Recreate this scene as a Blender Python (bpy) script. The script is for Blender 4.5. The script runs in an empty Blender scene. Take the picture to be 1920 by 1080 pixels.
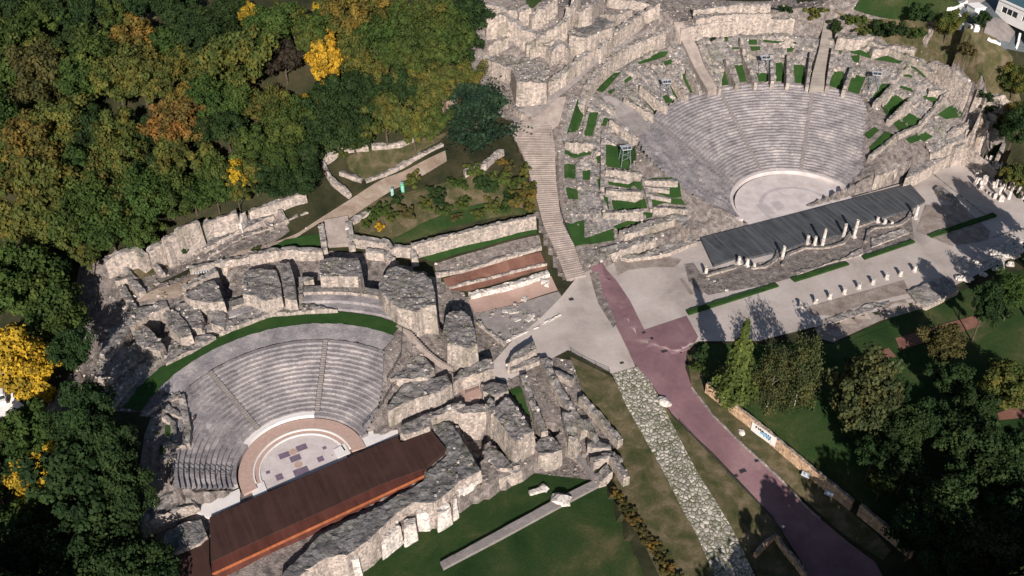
import bpy, bmesh, math, random
import numpy as np
from mathutils import Vector, Matrix, noise
S = bpy.context.scene
COL = S.collection
random.seed(7)
rad = math.radians
# ------------------------------------------------------------------ camera, sky, sun, exposure
CAM_H, PITCH, FPX = 130.0, rad(38.6), 1800.0
cd = bpy.data.cameras.new("camera"); cam = bpy.data.objects.new("camera", cd); COL.objects.link(cam)
cam.location = (0, 0, CAM_H); cam.rotation_euler = (math.pi/2 - PITCH, 0, 0)
cd.sensor_width = 36; cd.lens = 36*FPX/1920; cd.clip_start = 1; cd.clip_end = 5000
S.camera = cam
SUN_EL, SUN_AZ = rad(27.5), rad(-4.0)     # sun stands behind the camera, shadows run uphill
W = bpy.data.worlds.new("World"); S.world = W; W.use_nodes = True
wn = W.node_tree.nodes; wl = W.node_tree.links
sky = wn.new("ShaderNodeTexSky"); sky.sky_type = 'NISHITA'; sky.sun_disc = False
sky.sun_elevation = SUN_EL; sky.sun_rotation = math.pi - SUN_AZ; sky.altitude = 250
bg = wn["Background"]; wl.new(sky.outputs[0], bg.inputs[0]); bg.inputs[1].default_value = 0.058
sd = bpy.data.lights.new("sun", 'SUN'); sun = bpy.data.objects.new("sun", sd); COL.objects.link(sun)
sd.energy = 5.0; sd.angle = rad(0.5); sd.color = (1.0, 0.915, 0.835)
sdir = Vector((math.sin(SUN_AZ)*math.cos(SUN_EL), math.cos(SUN_AZ)*math.cos(SUN_EL), -math.sin(SUN_EL)))
sun.rotation_euler = sdir.to_track_quat('-Z', 'Y').to_euler(); sun.location = (0, -200, 200)
S.view_settings.view_transform = 'Standard'; S.view_settings.look = 'None'
S.view_settings.exposure = 0.47; S.view_settings.gamma = 1.0
S.cycles.max_bounces = 5; S.cycles.diffuse_bounces = 2; S.cycles.transparent_max_bounces = 4

# ------------------------------------------------------------------ survey: photo measurements -> metres
CT, ST = math.cos(PITCH), math.sin(PITCH)
ZR = {0:(0,0,1), 1:(0,0,2.7), 2:(600,0,2.7), 3:(1000,0,3.6), 4:(1440,0,3.6), 5:(1000,240,3.6), 6:(1440,240,3.6),
      7:(160,400,3.6), 8:(600,340,3.6), 'a':(0,380,1.5437), 'b':(240,580,3.6), 'c':(240,780,3.6), 'd':(660,580,3.375),
      'e':(600,780,3.31), 'f':(1000,460,3.6), 'g':(1100,680,2.7), 'h':(1280,480,2.7), 'i':(1760,0,12), 'j':(1780,280,9),
      'k':(1480,380,10.8), 'm':(180,360,5.4), 'n':(1360,40,6.75), 'o':(860,0,4.5)}
def full(k, p):
    a, b, s = ZR[k]; return a + p[0]/s, b + p[1]/s
def ray(px, py):
    u = (px-960)/FPX; v = (540-py)/FPX
    return np.array([u, CT + v*ST, -ST + v*CT])
def plane(px, py, z):
    d = ray(px, py); t = (z-CAM_H)/d[2]; return np.array([d[0]*t, d[1]*t])
GC, GA = np.array([69.2, 194.0]), rad(24.45)     # large theatre: centre of the orchestra, direction of the stage
OC, OA = np.array([-36.6, 112.4]), rad(27.8)     # odeon
def polar(c, a, x, y):
    dx, dy = x-c[0], y-c[1]
    u = dx*math.cos(a)+dy*math.sin(a); v = -dx*math.sin(a)+dy*math.cos(a)
    return np.hypot(u, v), np.degrees(np.arctan2(v, u)), u, v
def uv(c, a, u, v):
    return np.array([c[0]+u*math.cos(a)-v*math.sin(a), c[1]+u*math.sin(a)+v*math.cos(a)])
def pol(c, a, r, phi):
    return uv(c, a, r*math.cos(rad(phi)), r*math.sin(rad(phi)))
def smooth(x, a, b):
    t = np.clip((x-a)/(b-a), 0, 1); return t*t*(3-2*t)
def inpoly(x, y, poly):
    c = np.zeros(np.shape(x), bool); n = len(poly)
    for i in range(n):
        x0, y0 = poly[i]; x1, y1 = poly[i-1]
        if y0 == y1: continue
        c ^= ((y0 > y) != (y1 > y)) & (x < (x1-x0)*(y-y0)/(y1-y0)+x0)
    return c
CP = [(1180,560,0),(1240,540,0),(1310,600,0),(1090,640,0),(1400,600,0),(1600,540,0),(1800,430,0),(1900,420,0),(1750,350,0),(1850,310,1),
 (1350,500,0),(1500,470,0),(1650,420,0),(1430,370,0),(1240,680,-.5),(1320,800,-3),(1430,930,-6),(1560,1040,-9),(1200,740,-1.5),(1280,880,-4),(1370,1070,-7.5),
 (1480,780,-3),(1500,640,-.6),(1640,640,-1),(1700,800,-3),(1900,700,-2.5),(1900,900,-4.5),(1700,1000,-6),(1900,1070,-7),(1800,560,-.6),(1900,520,-.6),
 (1095,530,.3),(1075,480,2.6),(1050,420,6),(1030,350,10),(1010,290,13.5),(985,245,17),(1010,205,19),(1060,190,20),(1130,140,22),(1200,90,24.5),(1270,45,26.5),
 (900,300,17),(760,330,14),(850,420,10),(700,425,10.5),(1000,392,8),(900,460,6.8),(1000,435,6.5),(800,480,7),(950,500,4.3),(850,540,4),(960,530,2.5),(960,565,1.2),(960,610,.8),(1040,560,.6),
 (300,540,11),(450,470,11.5),(600,400,12),(700,355,13.5),(800,305,15.5),(840,270,17),(300,480,11.2),(400,437,12),(500,395,13),(590,350,14.5),(220,540,9.5),
 (280,440,16),(400,380,17.5),(500,345,18.5),(600,285,18.5),(720,268,18.5),(830,200,20.5),(860,150,22.5),(925,170,20),(960,220,17.5),
 (100,400,17),(0,500,10),(200,300,24),(0,250,26),(400,250,28),(600,200,27),(0,60,36),(300,60,38),(600,60,38),(800,60,34),(880,30,33),
 (120,560,8),(60,700,3),(150,700,4),(0,760,0),(100,900,-2),(200,900,-1),(0,1050,-5),(250,1040,-2),(300,1060,-3),(170,720,6),(230,880,1),
 (1180,800,-2.6),(1130,720,-.8),(1240,900,-4.2),(1300,1050,-6.6),(1420,1050,-7.8),(1050,700,-.5),(1120,830,-4.2),(960,700,0),(1000,640,0),(1060,800,-2.5),
 (950,30,32),(1000,130,23.5),(930,130,22.5),(960,160,21),(1100,30,33),(1250,15,30),(1400,12,30),(1480,15,30),(1620,40,28),(1700,20,33),(1800,60,30),(1880,80,28),(1780,100,26),(1850,180,22),(1890,230,16),(1900,330,4),(1915,400,0),
 (560,1000,-1.2),(760,915,-1.2),(420,930,0),(560,880,0),(740,810,0),(850,690,1),(470,1000,0),(640,900,0)]
ctrl = [(*plane(a, b, z), z) for a, b, z in CP]
for ph in range(62, 132, 10): ctrl.append((*pol(GC, GA, 59, ph), 25.0))
for x, y, z in [(-260,420,44),(0,420,40),(260,420,36),(-300,250,30),(-260,120,0),(-150,60,-6),(0,70,-7),(150,60,-10),(280,150,-6),(300,260,6),(-600,900,60),(0,900,55),(600,900,45),(700,200,0),(-700,200,10),(0,-300,-20),(600,-300,-20),(-600,-300,-20)]:
    ctrl.append((x, y, z))
ctrl = np.array(ctrl)
def _k(d): return np.sqrt(d*d+4.0)
_n = len(ctrl)
_A = np.zeros((_n+1, _n+1))
_A[:_n, :_n] = _k(np.hypot(ctrl[:, None, 0]-ctrl[None, :, 0], ctrl[:, None, 1]-ctrl[None, :, 1])) - 0.6*np.eye(_n)
_A[:_n, _n] = 1; _A[_n, :_n] = 1
_w = np.linalg.solve(_A, np.r_[ctrl[:, 2], 0])
def gprof(r): return np.interp(r, [0, 15.4, 15.6, 40, 41], [0, 0, .9, 13, 13])
def gcap(ph): return np.interp(ph, [-10, 0, 8, 25, 50, 115, 132, 147, 158, 168, 175, 180], [2, 5, 8, 11.5, 12.5, 12.5, 12.5, 11, 8, 5, 2.6, 1.2])
def gout(ph): return np.interp(ph, [-10, 0, 8, 15, 22, 38, 55, 112, 132, 146, 155, 165, 174, 180], [4, 6.5, 11, 15, 18, 20, 20.5, 20, 18.5, 13.5, 10, 6.5, 3.3, 1.6])
def oprof(r): return np.interp(r, [0, 11.4, 11.6, 25, 29, 33, 46], [0, 0, .9, 7.6, 8.0, 8.2, 9])
def ocap(ph): return np.interp(ph, [-10, 8, 18, 34, 146, 160, 172, 181], [0, .6, 3.4, 9, 9, 5.5, 1.2, 0])
LAWN_Z = -6.0
LAWN = [plane(*full('e', p), LAWN_Z) for p in [(-40,1000),(50,925),(180,915),(390,800),(600,716),(720,655),(1010,515),(1270,380),(1390,325),(1510,250),(1590,238),(1700,395),(1785,340),(1800,440),(1830,560),(1930,800),(2080,1150),(-200,1250)]]
PLAZA = [plane(*p, 0) for p in [(1130,505),(1140,494),(1300,447),(1690,340),(1760,300),(1830,305),(1925,380),(1990,420),(1925,470),(1740,560),(1420,640),(1310,640),(1270,660),(1200,640),(1160,570)]]
PITS = [([plane(*full('d', p), -3) for p in [(640,715),(760,745),(880,775),(1000,930),(930,890),(880,850),(815,880),(815,1010),(740,900)]], -5.0),
        ([plane(*full('d', p), -4) for p in [(1160,790),(1280,760),(1320,850),(1250,800),(1160,850)]], -5.0),
        ([plane(*full(7, p), 8) for p in [(325,740),(400,670),(525,655),(530,870),(450,790),(390,745)]], 5.0),
        ([plane(*full(7, p), 9) for p in [(900,380),(960,370),(980,520),(945,575),(900,450)]], 7.5)]
def terr(x, y):
    x = np.asarray(x, float); y = np.asarray(y, float); sh = x.shape
    x = x.ravel(); y = y.ravel(); z = np.full(x.shape, _w[_n])
    for i in range(0, len(x), 20000):
        s = slice(i, i+20000)
        z[s] += _k(np.hypot(x[s, None]-ctrl[None, :, 0], y[s, None]-ctrl[None, :, 1])) @ _w[:_n]
    z = np.where(inpoly(x, y, PLAZA), 0.0, z)
    r, ph, u, v = polar(GC, GA, x, y)
    ph = np.where(ph < -90, ph+360, ph)
    zi = np.where(r < 40.5, np.minimum(gprof(r), gcap(ph)), gcap(ph)-1 + (gout(ph)-gcap(ph)+1)*np.clip((r-40.5)/12.5, 0, 1))
    w = (1-smooth((r-54.2)/np.where((ph < 50) & (ph > 14), 8.0, 2.3), 0, 1))*smooth(v-2.4*(u < -25), -.6, .3)
    z = z*(1-w)+zi*w
    r, ph, u, v = polar(OC, OA, x, y)
    ph = np.where(ph < -90, ph+360, ph)
    zi = np.minimum(oprof(r), np.where(r < 21.5, np.interp(ph, [-10, 8, 18, 34, 150, 176, 180, 183], [0, .6, 3.4, 9, 9, 5.6, 4.5, 0]), ocap(ph)))
    w = (1-smooth(r, 37, 41))*smooth(v, -.6, .6)
    z = z*(1-w)+zi*w
    z = np.where((r < 30) & (v <= 0) & (v > -12.5) & (np.abs(u-2) < 24), 0.0, z)
    for q, zp in PITS: z = np.where(inpoly(x, y, q), np.minimum(z, zp), z)
    z = np.where(inpoly(x, y, LAWN), LAWN_Z, z)
    return z.reshape(sh)
def tz(x, y): return float(terr([x], [y])[0])
def hit(px, py, off=0.0):
    d = ray(px, py)
    zs = np.linspace(72, -16, 700); t = (zs-CAM_H)/d[2]
    f = zs - (terr(d[0]*t, d[1]*t)+off)
    i = int(np.argmax(f < 0)); i = max(i, 1)
    a = f[i-1]/(f[i-1]-f[i]) if f[i-1] != f[i] else 0
    z = zs[i-1]+(zs[i]-zs[i-1])*a; tt = (z-CAM_H)/d[2]
    return np.array([d[0]*tt, d[1]*tt, z])
def H(k, pts, off=0.0): return [hit(*full(k, p), off) for p in pts]
def HP(k, pts, z): return [np.array([*plane(*full(k, p), z), z]) for p in pts]

# ------------------------------------------------------------------ object helpers
def mesh_obj(name, bm, mat, parent=None, loc=None, smooth_=False):
    me = bpy.data.meshes.new(name); bm.to_mesh(me); bm.free()
    if smooth_:
        for p in me.polygons: p.use_smooth = True
    for m in (mat if isinstance(mat, (list, tuple)) else [mat]): me.materials.append(m)
    o = bpy.data.objects.new(name, me); COL.objects.link(o)
    if parent is not None: o.parent = parent
    if loc is not None: o.location = loc
    return o
def tag(o, label=None, cat=None, group=None, kind=None):
    if label: o['label'] = label
    if cat: o['category'] = cat
    if group: o['group'] = group
    if kind: o['kind'] = kind
    return o
def empty(name, loc, label, cat, group=None, rz=0):
    o = bpy.data.objects.new(name, None); COL.objects.link(o); o.location = loc; o.rotation_euler = (0, 0, rz)
    o.empty_display_size = .5
    return tag(o, label, cat, group)
def move_in(o, root):       # mesh built in world coordinates -> child of a thing standing somewhere
    o.parent = root; o.matrix_parent_inverse = root.matrix_basis.inverted(); return o
def copy_tree(o, parent=None):
    c = o.copy(); COL.objects.link(c)
    if parent is not None: c.parent = parent
    for ch in o.children: copy_tree(ch, c)
    return c
def add_box(bm, c, s, rz=0, m=0, rx=0):
    r = bmesh.ops.create_cube(bm, size=1, matrix=Matrix.Translation(c) @ Matrix.Rotation(rz, 4, 'Z') @ Matrix.Rotation(rx, 4, 'X') @ Matrix.Diagonal((*s, 1)))
    for f in {f for v in r['verts'] for f in v.link_faces}: f.material_index = m
    return r['verts']
def add_cyl(bm, a, b, r0, r1=None, n=8, m=0):
    a = Vector(a); b = Vector(b); d = b-a
    M = Matrix.Translation((a+b)/2) @ d.to_track_quat('Z', 'Y').to_matrix().to_4x4()
    r = bmesh.ops.create_cone(bm, cap_ends=True, segments=n, radius1=r0, radius2=r0 if r1 is None else r1, depth=d.length, matrix=M)
    for f in {f for v in r['verts'] for f in v.link_faces}: f.material_index = m
    return r['verts']
def grid_cut(bm, step, x0=None):
    xs = [v.co.x for v in bm.verts]; ys = [v.co.y for v in bm.verts]
    for ax, lo, hi in ((0, min(xs), max(xs)), (1, min(ys), max(ys))):
        k = math.ceil(lo/step)
        while k*step < hi:
            co = Vector((0, 0, 0)); co[ax] = k*step; no = Vector((0, 0, 0)); no[ax] = 1
            bmesh.ops.bisect_plane(bm, geom=bm.verts[:]+bm.edges[:]+bm.faces[:], dist=1e-4, plane_co=co, plane_no=no); k += 1
def ccw(pts):
    a = sum(pts[i-1][0]*pts[i][1]-pts[i][0]*pts[i-1][1] for i in range(len(pts)))
    return list(pts) if a > 0 else list(pts)[::-1]
def poly_bm(pts, step):
    bm = bmesh.new(); vs = [bm.verts.new((p[0], p[1], 0)) for p in ccw(pts)]
    f = bm.faces.new(vs); f.normal_update(); bmesh.ops.triangulate(bm, faces=bm.faces[:]); grid_cut(bm, step)
    return bm
def drape(name, pts, mat, off=.1, step=1.0, kind='structure', z=None, thick=0, parent=None):
    bm = poly_bm(pts, step); bm.verts.ensure_lookup_table()
    if z is None:
        zz = terr([v.co.x for v in bm.verts], [v.co.y for v in bm.verts])
        for v, q in zip(bm.verts, zz): v.co.z = q+off
    else:
        for v in bm.verts: v.co.z = z
    if thick:
        e = [e for e in bm.edges if e.is_boundary]
        r = bmesh.ops.extrude_edge_only(bm, edges=e)
        for v in r['geom']:
            if isinstance(v, bmesh.types.BMVert): v.co.z -= thick
    bmesh.ops.recalc_face_normals(bm, faces=bm.faces[:])
    if sum(f.normal.z*f.calc_area() for f in bm.faces) < 0: bmesh.ops.reverse_faces(bm, faces=bm.faces[:])
    o = mesh_obj(name, bm, mat)
    if kind: o['kind'] = kind
    if parent is not None: move_in(o, parent)
    return o
def idw(pts, x, y):
    w = 0; s = 0
    for p in pts:
        d = (p[0]-x)**2+(p[1]-y)**2+1e-3; q = 1/(d*d); w += q; s += q*p[2]
    return s/w
NZ = [0]
def block(name, pts, mat, parent=None, rough=.28, batter=.06, step=.7, drop=.35, zb=None, topn=.3, sink=.7):
    """weathered masonry: plan of the top (x, y, z of the top), walls down into the ground, worn edges"""
    pts = ccw(pts); n = len(pts); rough *= .3; drop *= .7; NZ[0] += 1; sd_ = Vector((NZ[0]*7.3, NZ[0]*3.1, NZ[0]*1.7))
    bm = poly_bm(pts, step)
    # outward normal of each boundary vertex
    en = []
    for i in range(n):
        a, b = pts[i], pts[(i+1) % n]; d = np.array([b[0]-a[0], b[1]-a[1]]); L = np.hypot(*d)+1e-6; en.append((a, d/L, L, np.array([d[1], -d[0]])/L))
    def outn(x, y):
        s = np.zeros(2)
        for a, d, L, nn in en:
            q = np.array([x-a[0], y-a[1]]); t = min(max(q@d, 0), L); dd = np.hypot(*(q-d*t))
            s += nn/(dd+.05)**2
        return s/(np.hypot(*s)+1e-6)
    for v in bm.verts: v.co.z = idw(pts, v.co.x, v.co.y)
    bverts = {v for e in bm.edges if e.is_boundary for v in e.verts}
    for v in bm.verts:
        nz = noise.noise(v.co*.4+sd_)*topn*.55 + (noise.cell(Vector((v.co.x*.55, v.co.y*.55, 0))+sd_)-.5)*topn*.55 + (noise.cell(Vector((v.co.x*1.1, v.co.y*1.1, 0))+sd_)-.5)*topn*.5
        v.co.z += nz
        if v in bverts: v.co.z -= drop*(.12+max(0, noise.cell(Vector((v.co.x*.6, v.co.y*.6, 3))+sd_)-.45)*2.0)
    edges = [e for e in bm.edges if e.is_boundary]
    bl = list(bverts); g = terr([v.co.x for v in bl], [v.co.y for v in bl])
    base = {}
    for v, q in zip(bl, g):
        base[v] = (v.co.copy(), (min(q, v.co.z-.2) if zb is None else zb)-sink, outn(v.co.x, v.co.y))
    hmax = max(b[0].z-b[1] for b in base.values()); lev = max(2, min(9, int(hmax/.9)))
    cur = {v: v for v in base}
    for L in range(1, lev+1):
        r = bmesh.ops.extrude_edge_only(bm, edges=edges)
        nv = [x for x in r['geom'] if isinstance(x, bmesh.types.BMVert)]
        ne = [x for x in r['geom'] if isinstance(x, bmesh.types.BMEdge)]
        # match new verts to old ones by linked vertical edges
        m = {}
        for v in nv:
            for e in v.link_edges:
                o = e.other_vert(v)
                if o in cur: m[v] = cur[o]
        nvs = set(nv); edges = [e for e in ne if e.verts[0] in nvs and e.verts[1] in nvs]
        for v in nv:
            p, zbot, nn = base[m[v]]
            t = L/lev; z = p.z+(zbot-p.z)*t; h = p.z-z
            q = Vector((p.x, p.y, z))
            k = batter*h + noise.noise(Vector((p.x*.5, p.y*.5, z*.35))+sd_)*rough + (noise.cell(Vector((p.x*.8, p.y*.8, z*.6))+sd_)-.5)*rough*.35
            v.co = (p.x+nn[0]*k, p.y+nn[1]*k, z)
        cur = m
    bmesh.ops.recalc_face_normals(bm, faces=bm.faces[:])
    if bm.faces and sum(f.normal.z*f.calc_area() for f in bm.faces) < 0: bmesh.ops.reverse_faces(bm, faces=bm.faces[:])
    o = mesh_obj(name, bm, mat)
    if parent is not None: move_in(o, parent)
    return o
def strip(pts, t):
    P3 = [np.array(p, float) for p in pts]; L, R = [], []
    for i, p in enumerate(P3):
        a = P3[max(i-1, 0)]; b = P3[min(i+1, len(P3)-1)]
        d = (b-a)[:2]; d = d/(np.hypot(*d)+1e-6); nn = np.array([-d[1], d[0]])*t/2
        L.append(np.array([p[0]+nn[0], p[1]+nn[1], p[2]])); R.append(np.array([p[0]-nn[0], p[1]-nn[1], p[2]]))
    return L+R[::-1]
def dens(pts, step):
    out = [np.array(pts[0], float)]
    for a, b in zip(pts[:-1], pts[1:]):
        a = np.array(a, float); b = np.array(b, float); k = max(1, int(np.hypot(*(b-a)[:2])/step))
        for i in range(1, k+1): out.append(a+(b-a)*i/k)
    return out
def wall(name, k, pts, h, t, mat, parent=None, **kw):
    """wall traced along its top; h = height above the ground it stands on"""
    return block(name, strip(dens(H(k, pts, h), 2.0), t), mat, parent, **kw)
# ------------------------------------------------------------------ materials
def mat(name, rough=.9, spec=.15):
    m = bpy.data.materials.new(name); m.use_nodes = True; b = m.node_tree.nodes["Principled BSDF"]
    b.inputs["Roughness"].default_value = rough; b.inputs["Specular IOR Level"].default_value = spec
    return m, m.node_tree.nodes, m.node_tree.links, b
def noise_n(N, L, co, scale, detail=5, rough=.6, dist=0):
    t = N.new("ShaderNodeTexNoise"); t.inputs["Scale"].default_value = scale; t.inputs["Detail"].default_value = detail
    t.inputs["Roughness"].default_value = rough; t.inputs["Distortion"].default_value = dist
    L.new(co, t.inputs["Vector"]); return t.outputs["Fac"]
def ramp(N, L, fac, stops):
    r = N.new("ShaderNodeValToRGB"); e = r.color_ramp.elements
    while len(e) < len(stops): e.new(.5)
    for q, (p, c) in zip(e, stops): q.position = p; q.color = (*c, 1)
    L.new(fac, r.inputs[0]); return r.outputs[0]
def mix(N, L, fac, a, b, mode='MIX'):
    m = N.new("ShaderNodeMix"); m.data_type = 'RGBA'; m.blend_type = mode
    for s, v in ((m.inputs[0], fac), (m.inputs[6], a), (m.inputs[7], b)):
        if isinstance(v, (float, int)): s.default_value = v
        elif isinstance(v, tuple): s.default_value = (*v, 1)
        else: L.new(v, s)
    return m.outputs[2]
def bump(N, L, b, h, strength=.4, dist=.2):
    n = N.new("ShaderNodeBump"); n.inputs["Strength"].default_value = strength; n.inputs["Distance"].default_value = dist
    L.new(h, n.inputs["Height"]); L.new(n.outputs[0], b.inputs["Normal"])
def pos(N): return N.new("ShaderNodeNewGeometry").outputs["Position"]
def scaled(N, L, co, s):
    m = N.new("ShaderNodeMapping"); m.inputs["Scale"].default_value = s; L.new(co, m.inputs[0]); return m.outputs[0]
def rot_scaled(N, L, co, rz, s):
    m = N.new("ShaderNodeMapping"); m.vector_type = 'POINT'; m.inputs["Rotation"].default_value = (0, 0, rz); L.new(co, m.inputs[0])
    return scaled(N, L, m.outputs[0], s)
def stone(name, top, face, mottle=.55, streak=.5):
    """weathered masonry: darker grey upper surfaces, paler pinkish faces with streaks"""
    m, N, L, b = mat(name, .93, .1); co = pos(N)
    n1 = noise_n(N, L, co, .55, 6, .65, .3); n2 = noise_n(N, L, co, 2.6, 4, .6); n3 = noise_n(N, L, scaled(N, L, co, (1.1, 1.1, .12)), 1.0, 5, .65)
    dk = tuple(c*(1-mottle) for c in top); lt = tuple(min(1, c*(1+mottle*.75)) for c in top)
    ct = ramp(N, L, n1, [(.3, dk), (.5, top), (.72, lt)])
    ct = mix(N, L, ramp(N, L, n2, [(.35, (0, 0, 0)), (.65, (1, 1, 1))]), mix(N, L, .38, ct, tuple(c*.35 for c in top)), ct)
    df = tuple(c*(1-streak) for c in face); lf = tuple(min(1, c*1.2) for c in face)
    cf = ramp(N, L, n3, [(.28, df), (.52, face), (.7, lf)])
    cf = mix(N, L, ramp(N, L, n2, [(.3, (0, 0, 0)), (.6, (1, 1, 1))]), mix(N, L, .3, cf, tuple(c*.45 for c in face)), cf)
    vo = N.new("ShaderNodeTexVoronoi"); vo.inputs["Scale"].default_value = 2.3; L.new(co, vo.inputs["Vector"]); sv = N.new("ShaderNodeSeparateColor"); L.new(vo.outputs["Color"], sv.inputs[0])
    vb = N.new("ShaderNodeTexVoronoi"); vb.inputs["Scale"].default_value = .75; L.new(scaled(N, L, co, (1, 1, 1.6)), vb.inputs["Vector"]); sb = N.new("ShaderNodeSeparateColor"); L.new(vb.outputs["Color"], sb.inputs[0])
    g = N.new("ShaderNodeNewGeometry"); sp = N.new("ShaderNodeSeparateXYZ"); L.new(g.outputs["True Normal"], sp.inputs[0])
    f = ramp(N, L, sp.outputs[2], [(.3, (0, 0, 0)), (.75, (1, 1, 1))])
    c = mix(N, L, f, cf, ct)
    c = mix(N, L, .7, c, ramp(N, L, sv.outputs[0], [(0, (.42, .42, .44)), (.35, (.8, .8, .8)), (.75, (1.05, 1.03, 1.0)), (1, (1.45, 1.38, 1.3))]), 'MULTIPLY')
    c = mix(N, L, .16, c, ramp(N, L, sb.outputs[0], [(0, (.6, .6, .62)), (.5, (.95, .95, .95)), (1, (1.25, 1.2, 1.15))]), 'MULTIPLY')
    mo = noise_n(N, L, co, .16, 3, .5)
    c = mix(N, L, ramp(N, L, mo, [(.55, (0, 0, 0)), (.68, (.3, .3, .3))]), c, (.075, .085, .04))
    L.new(c, b.inputs["Base Color"]); bump(N, L, b, n2, .7, .25); return m
def ground(name, stops, s1=.25, s2=2.0, bmp=.3, bd=.08, fine=.35, rough=.95):
    m, N, L, b = mat(name, rough, .1); co = pos(N)
    n1 = noise_n(N, L, co, s1, 6, .6, .4); n2 = noise_n(N, L, co, s2, 5, .7)
    c = ramp(N, L, n1, stops)
    c = mix(N, L, ramp(N, L, n2, [(.3, (0, 0, 0)), (.7, (1, 1, 1))]), mix(N, L, fine, c, tuple(x*.3 for x in stops[0][1])), c)
    L.new(c, b.inputs["Base Color"]); bump(N, L, b, n2, bmp, bd); return m
def plain(name, c, rough=.6, spec=.3, var=.15):
    m, N, L, b = mat(name, rough, spec)
    n = noise_n(N, L, pos(N), 1.7, 4); L.new(ramp(N, L, n, [(.3, tuple(x*(1-var) for x in c)), (.7, tuple(min(1, x*(1+var)) for x in c))]), b.inputs["Base Color"]); return m
M = {}
M['ruin'] = stone('ruin_stone', (.222, .207, .202), (.375, .325, .29))
M['ruin_pale'] = stone('pale_ruin_stone', (.285, .262, .25), (.41, .352, .315), .4, .45)
M['ruin_dark'] = stone('dark_ruin_stone', (.175, .168, .168), (.42, .36, .325), .6)  # darkest grey tops of the ruin stones
M['white_stone'] = stone('white_stone', (.55, .51, .48), (.66, .60, .56), .25, .25)
M['ochre'] = stone('ochre_plaster', (.26, .22, .19), (.52, .36, .24), .4, .3)
M['forest_floor'] = ground('forest_floor', [(.3, (.018, .022, .012)), (.5, (.035, .036, .018)), (.7, (.06, .05, .028))], .2, 1.5)
M['lawn'] = ground('lawn_grass', [(.3, (.016, .038, .011)), (.46, (.026, .053, .015)), (.57, (.044, .062, .021)), (.7, (.105, .095, .045))], .11, 2.2, .5, .12, .45)
M['plot'] = ground('plot_grass', [(.3, (.017, .048, .012)), (.6, (.030, .068, .017)), (.8, (.075, .085, .03))], .3, 4, .4, .1, .3)
M['dry'] = ground('dry_grass', [(.3, (.035, .048, .018)), (.48, (.085, .075, .038)), (.66, (.16, .125, .08))], .35, 2.5, .5, .15)
M['gravel'] = ground('gravel', [(.28, (.27, .232, .212)), (.45, (.40, .35, .322)), (.58, (.46, .405, .375)), (.75, (.52, .465, .435))], .09, 1.1, .3, .04, .16)
M['pave'] = ground('grey_paving', [(.3, (.20, .18, .175)), (.55, (.27, .24, .23)), (.75, (.34, .30, .285))], .5, 3, .3, .05)
M['earth'] = ground('bare_earth', [(.3, (.21, .155, .115)), (.5, (.30, .235, .185)), (.7, (.40, .33, .28))], .3, 2.5, .4, .1)
M['rubble'] = ground('rubble', [(.3, (.10, .09, .085)), (.48, (.24, .205, .19)), (.58, (.30, .26, .24)), (.7, (.50, .43, .39))], .8, 2.6, 1.0, .35, .55)
M['purple'] = ground('purple_asphalt', [(.28, (.150, .088, .100)), (.5, (.205, .120, .134)), (.7, (.265, .172, .178))], .14, 1.2, .15, .02, .22)
M['pink'] = ground('pink_floor', [(.3, (.30, .20, .165)), (.6, (.38, .265, .225)), (.8, (.44, .33, .29))], .25, 3, .2, .03, .15)
M['redearth'] = ground('red_earth', [(.3, (.125, .065, .05)), (.55, (.20, .10, .075)), (.75, (.27, .15, .11))], .4, 3, .4, .08, .3)
M['worn'] = ground('worn_ground', [(.3, (.19, .15, .13)), (.5, (.29, .24, .21)), (.7, (.40, .35, .315))], .45, 2.5, .4, .08, .4)
M['marble'] = ground('marble_floor', [(.3, (.46, .40, .39)), (.55, (.56, .50, .485)), (.75, (.62, .56, .54))], .4, 2, .05, .01, .1, .6)
M['grey_marble'] = ground('grey_marble', [(.3, (.38, .345, .345)), (.55, (.45, .41, .41)), (.75, (.5, .46, .455))], .4, 2, .05, .01, .15, .6)
M['white'] = ground('white_slab', [(.3, (.62, .58, .56)), (.6, (.72, .68, .66)), (.8, (.78, .75, .73))], .4, 3, .1, .02, .1)
M['purple_inlay'] = plain('purple_inlay', (.16, .12, .165))
M['rose'] = plain('rose_marble', (.43, .30, .25), .6, .3, .12)
M['metal'] = plain('grey_metal', (.16, .19, .22), .5, .5)
M['dark'] = plain('dark_metal', (.035, .035, .04), .5, .4)
M['steel'] = plain('pale_steel', (.42, .45, .49), .45, .5)
M['trunk'] = plain('bark', (.085, .065, .05), .95, .1, .4)
M['birch'] = plain('pale_bark', (.34, .30, .25), .9, .1, .35)
M['skin'] = plain('skin', (.55, .36, .27)); M['shirt_w'] = plain('white_cloth', (.75, .75, .75)); M['shirt_d'] = plain('dark_cloth', (.03, .035, .05)); M['jeans'] = plain('blue_cloth', (.05, .07, .12)); M['hair'] = plain('hair', (.03, .02, .015))
M['green'] = plain('green_plastic', (.02, .30, .16), .4, .5); M['teal'] = plain('teal_plastic', (.25, .42, .38), .4, .5)
M['plaster'] = plain('white_render', (.72, .70, .68), .8, .2, .06); M['glass'] = plain('dark_glass', (.02, .025, .03), .1, .6, .05); M['slate'] = plain('flat_roof', (.045, .10, .13), .7, .3, .2)
M['tarmac'] = plain('tarmac', (.10, .115, .125), .9, .1, .2)
M['blue'] = plain('blue_print', (.20, .42, .62), .5, .3, .2)
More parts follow.
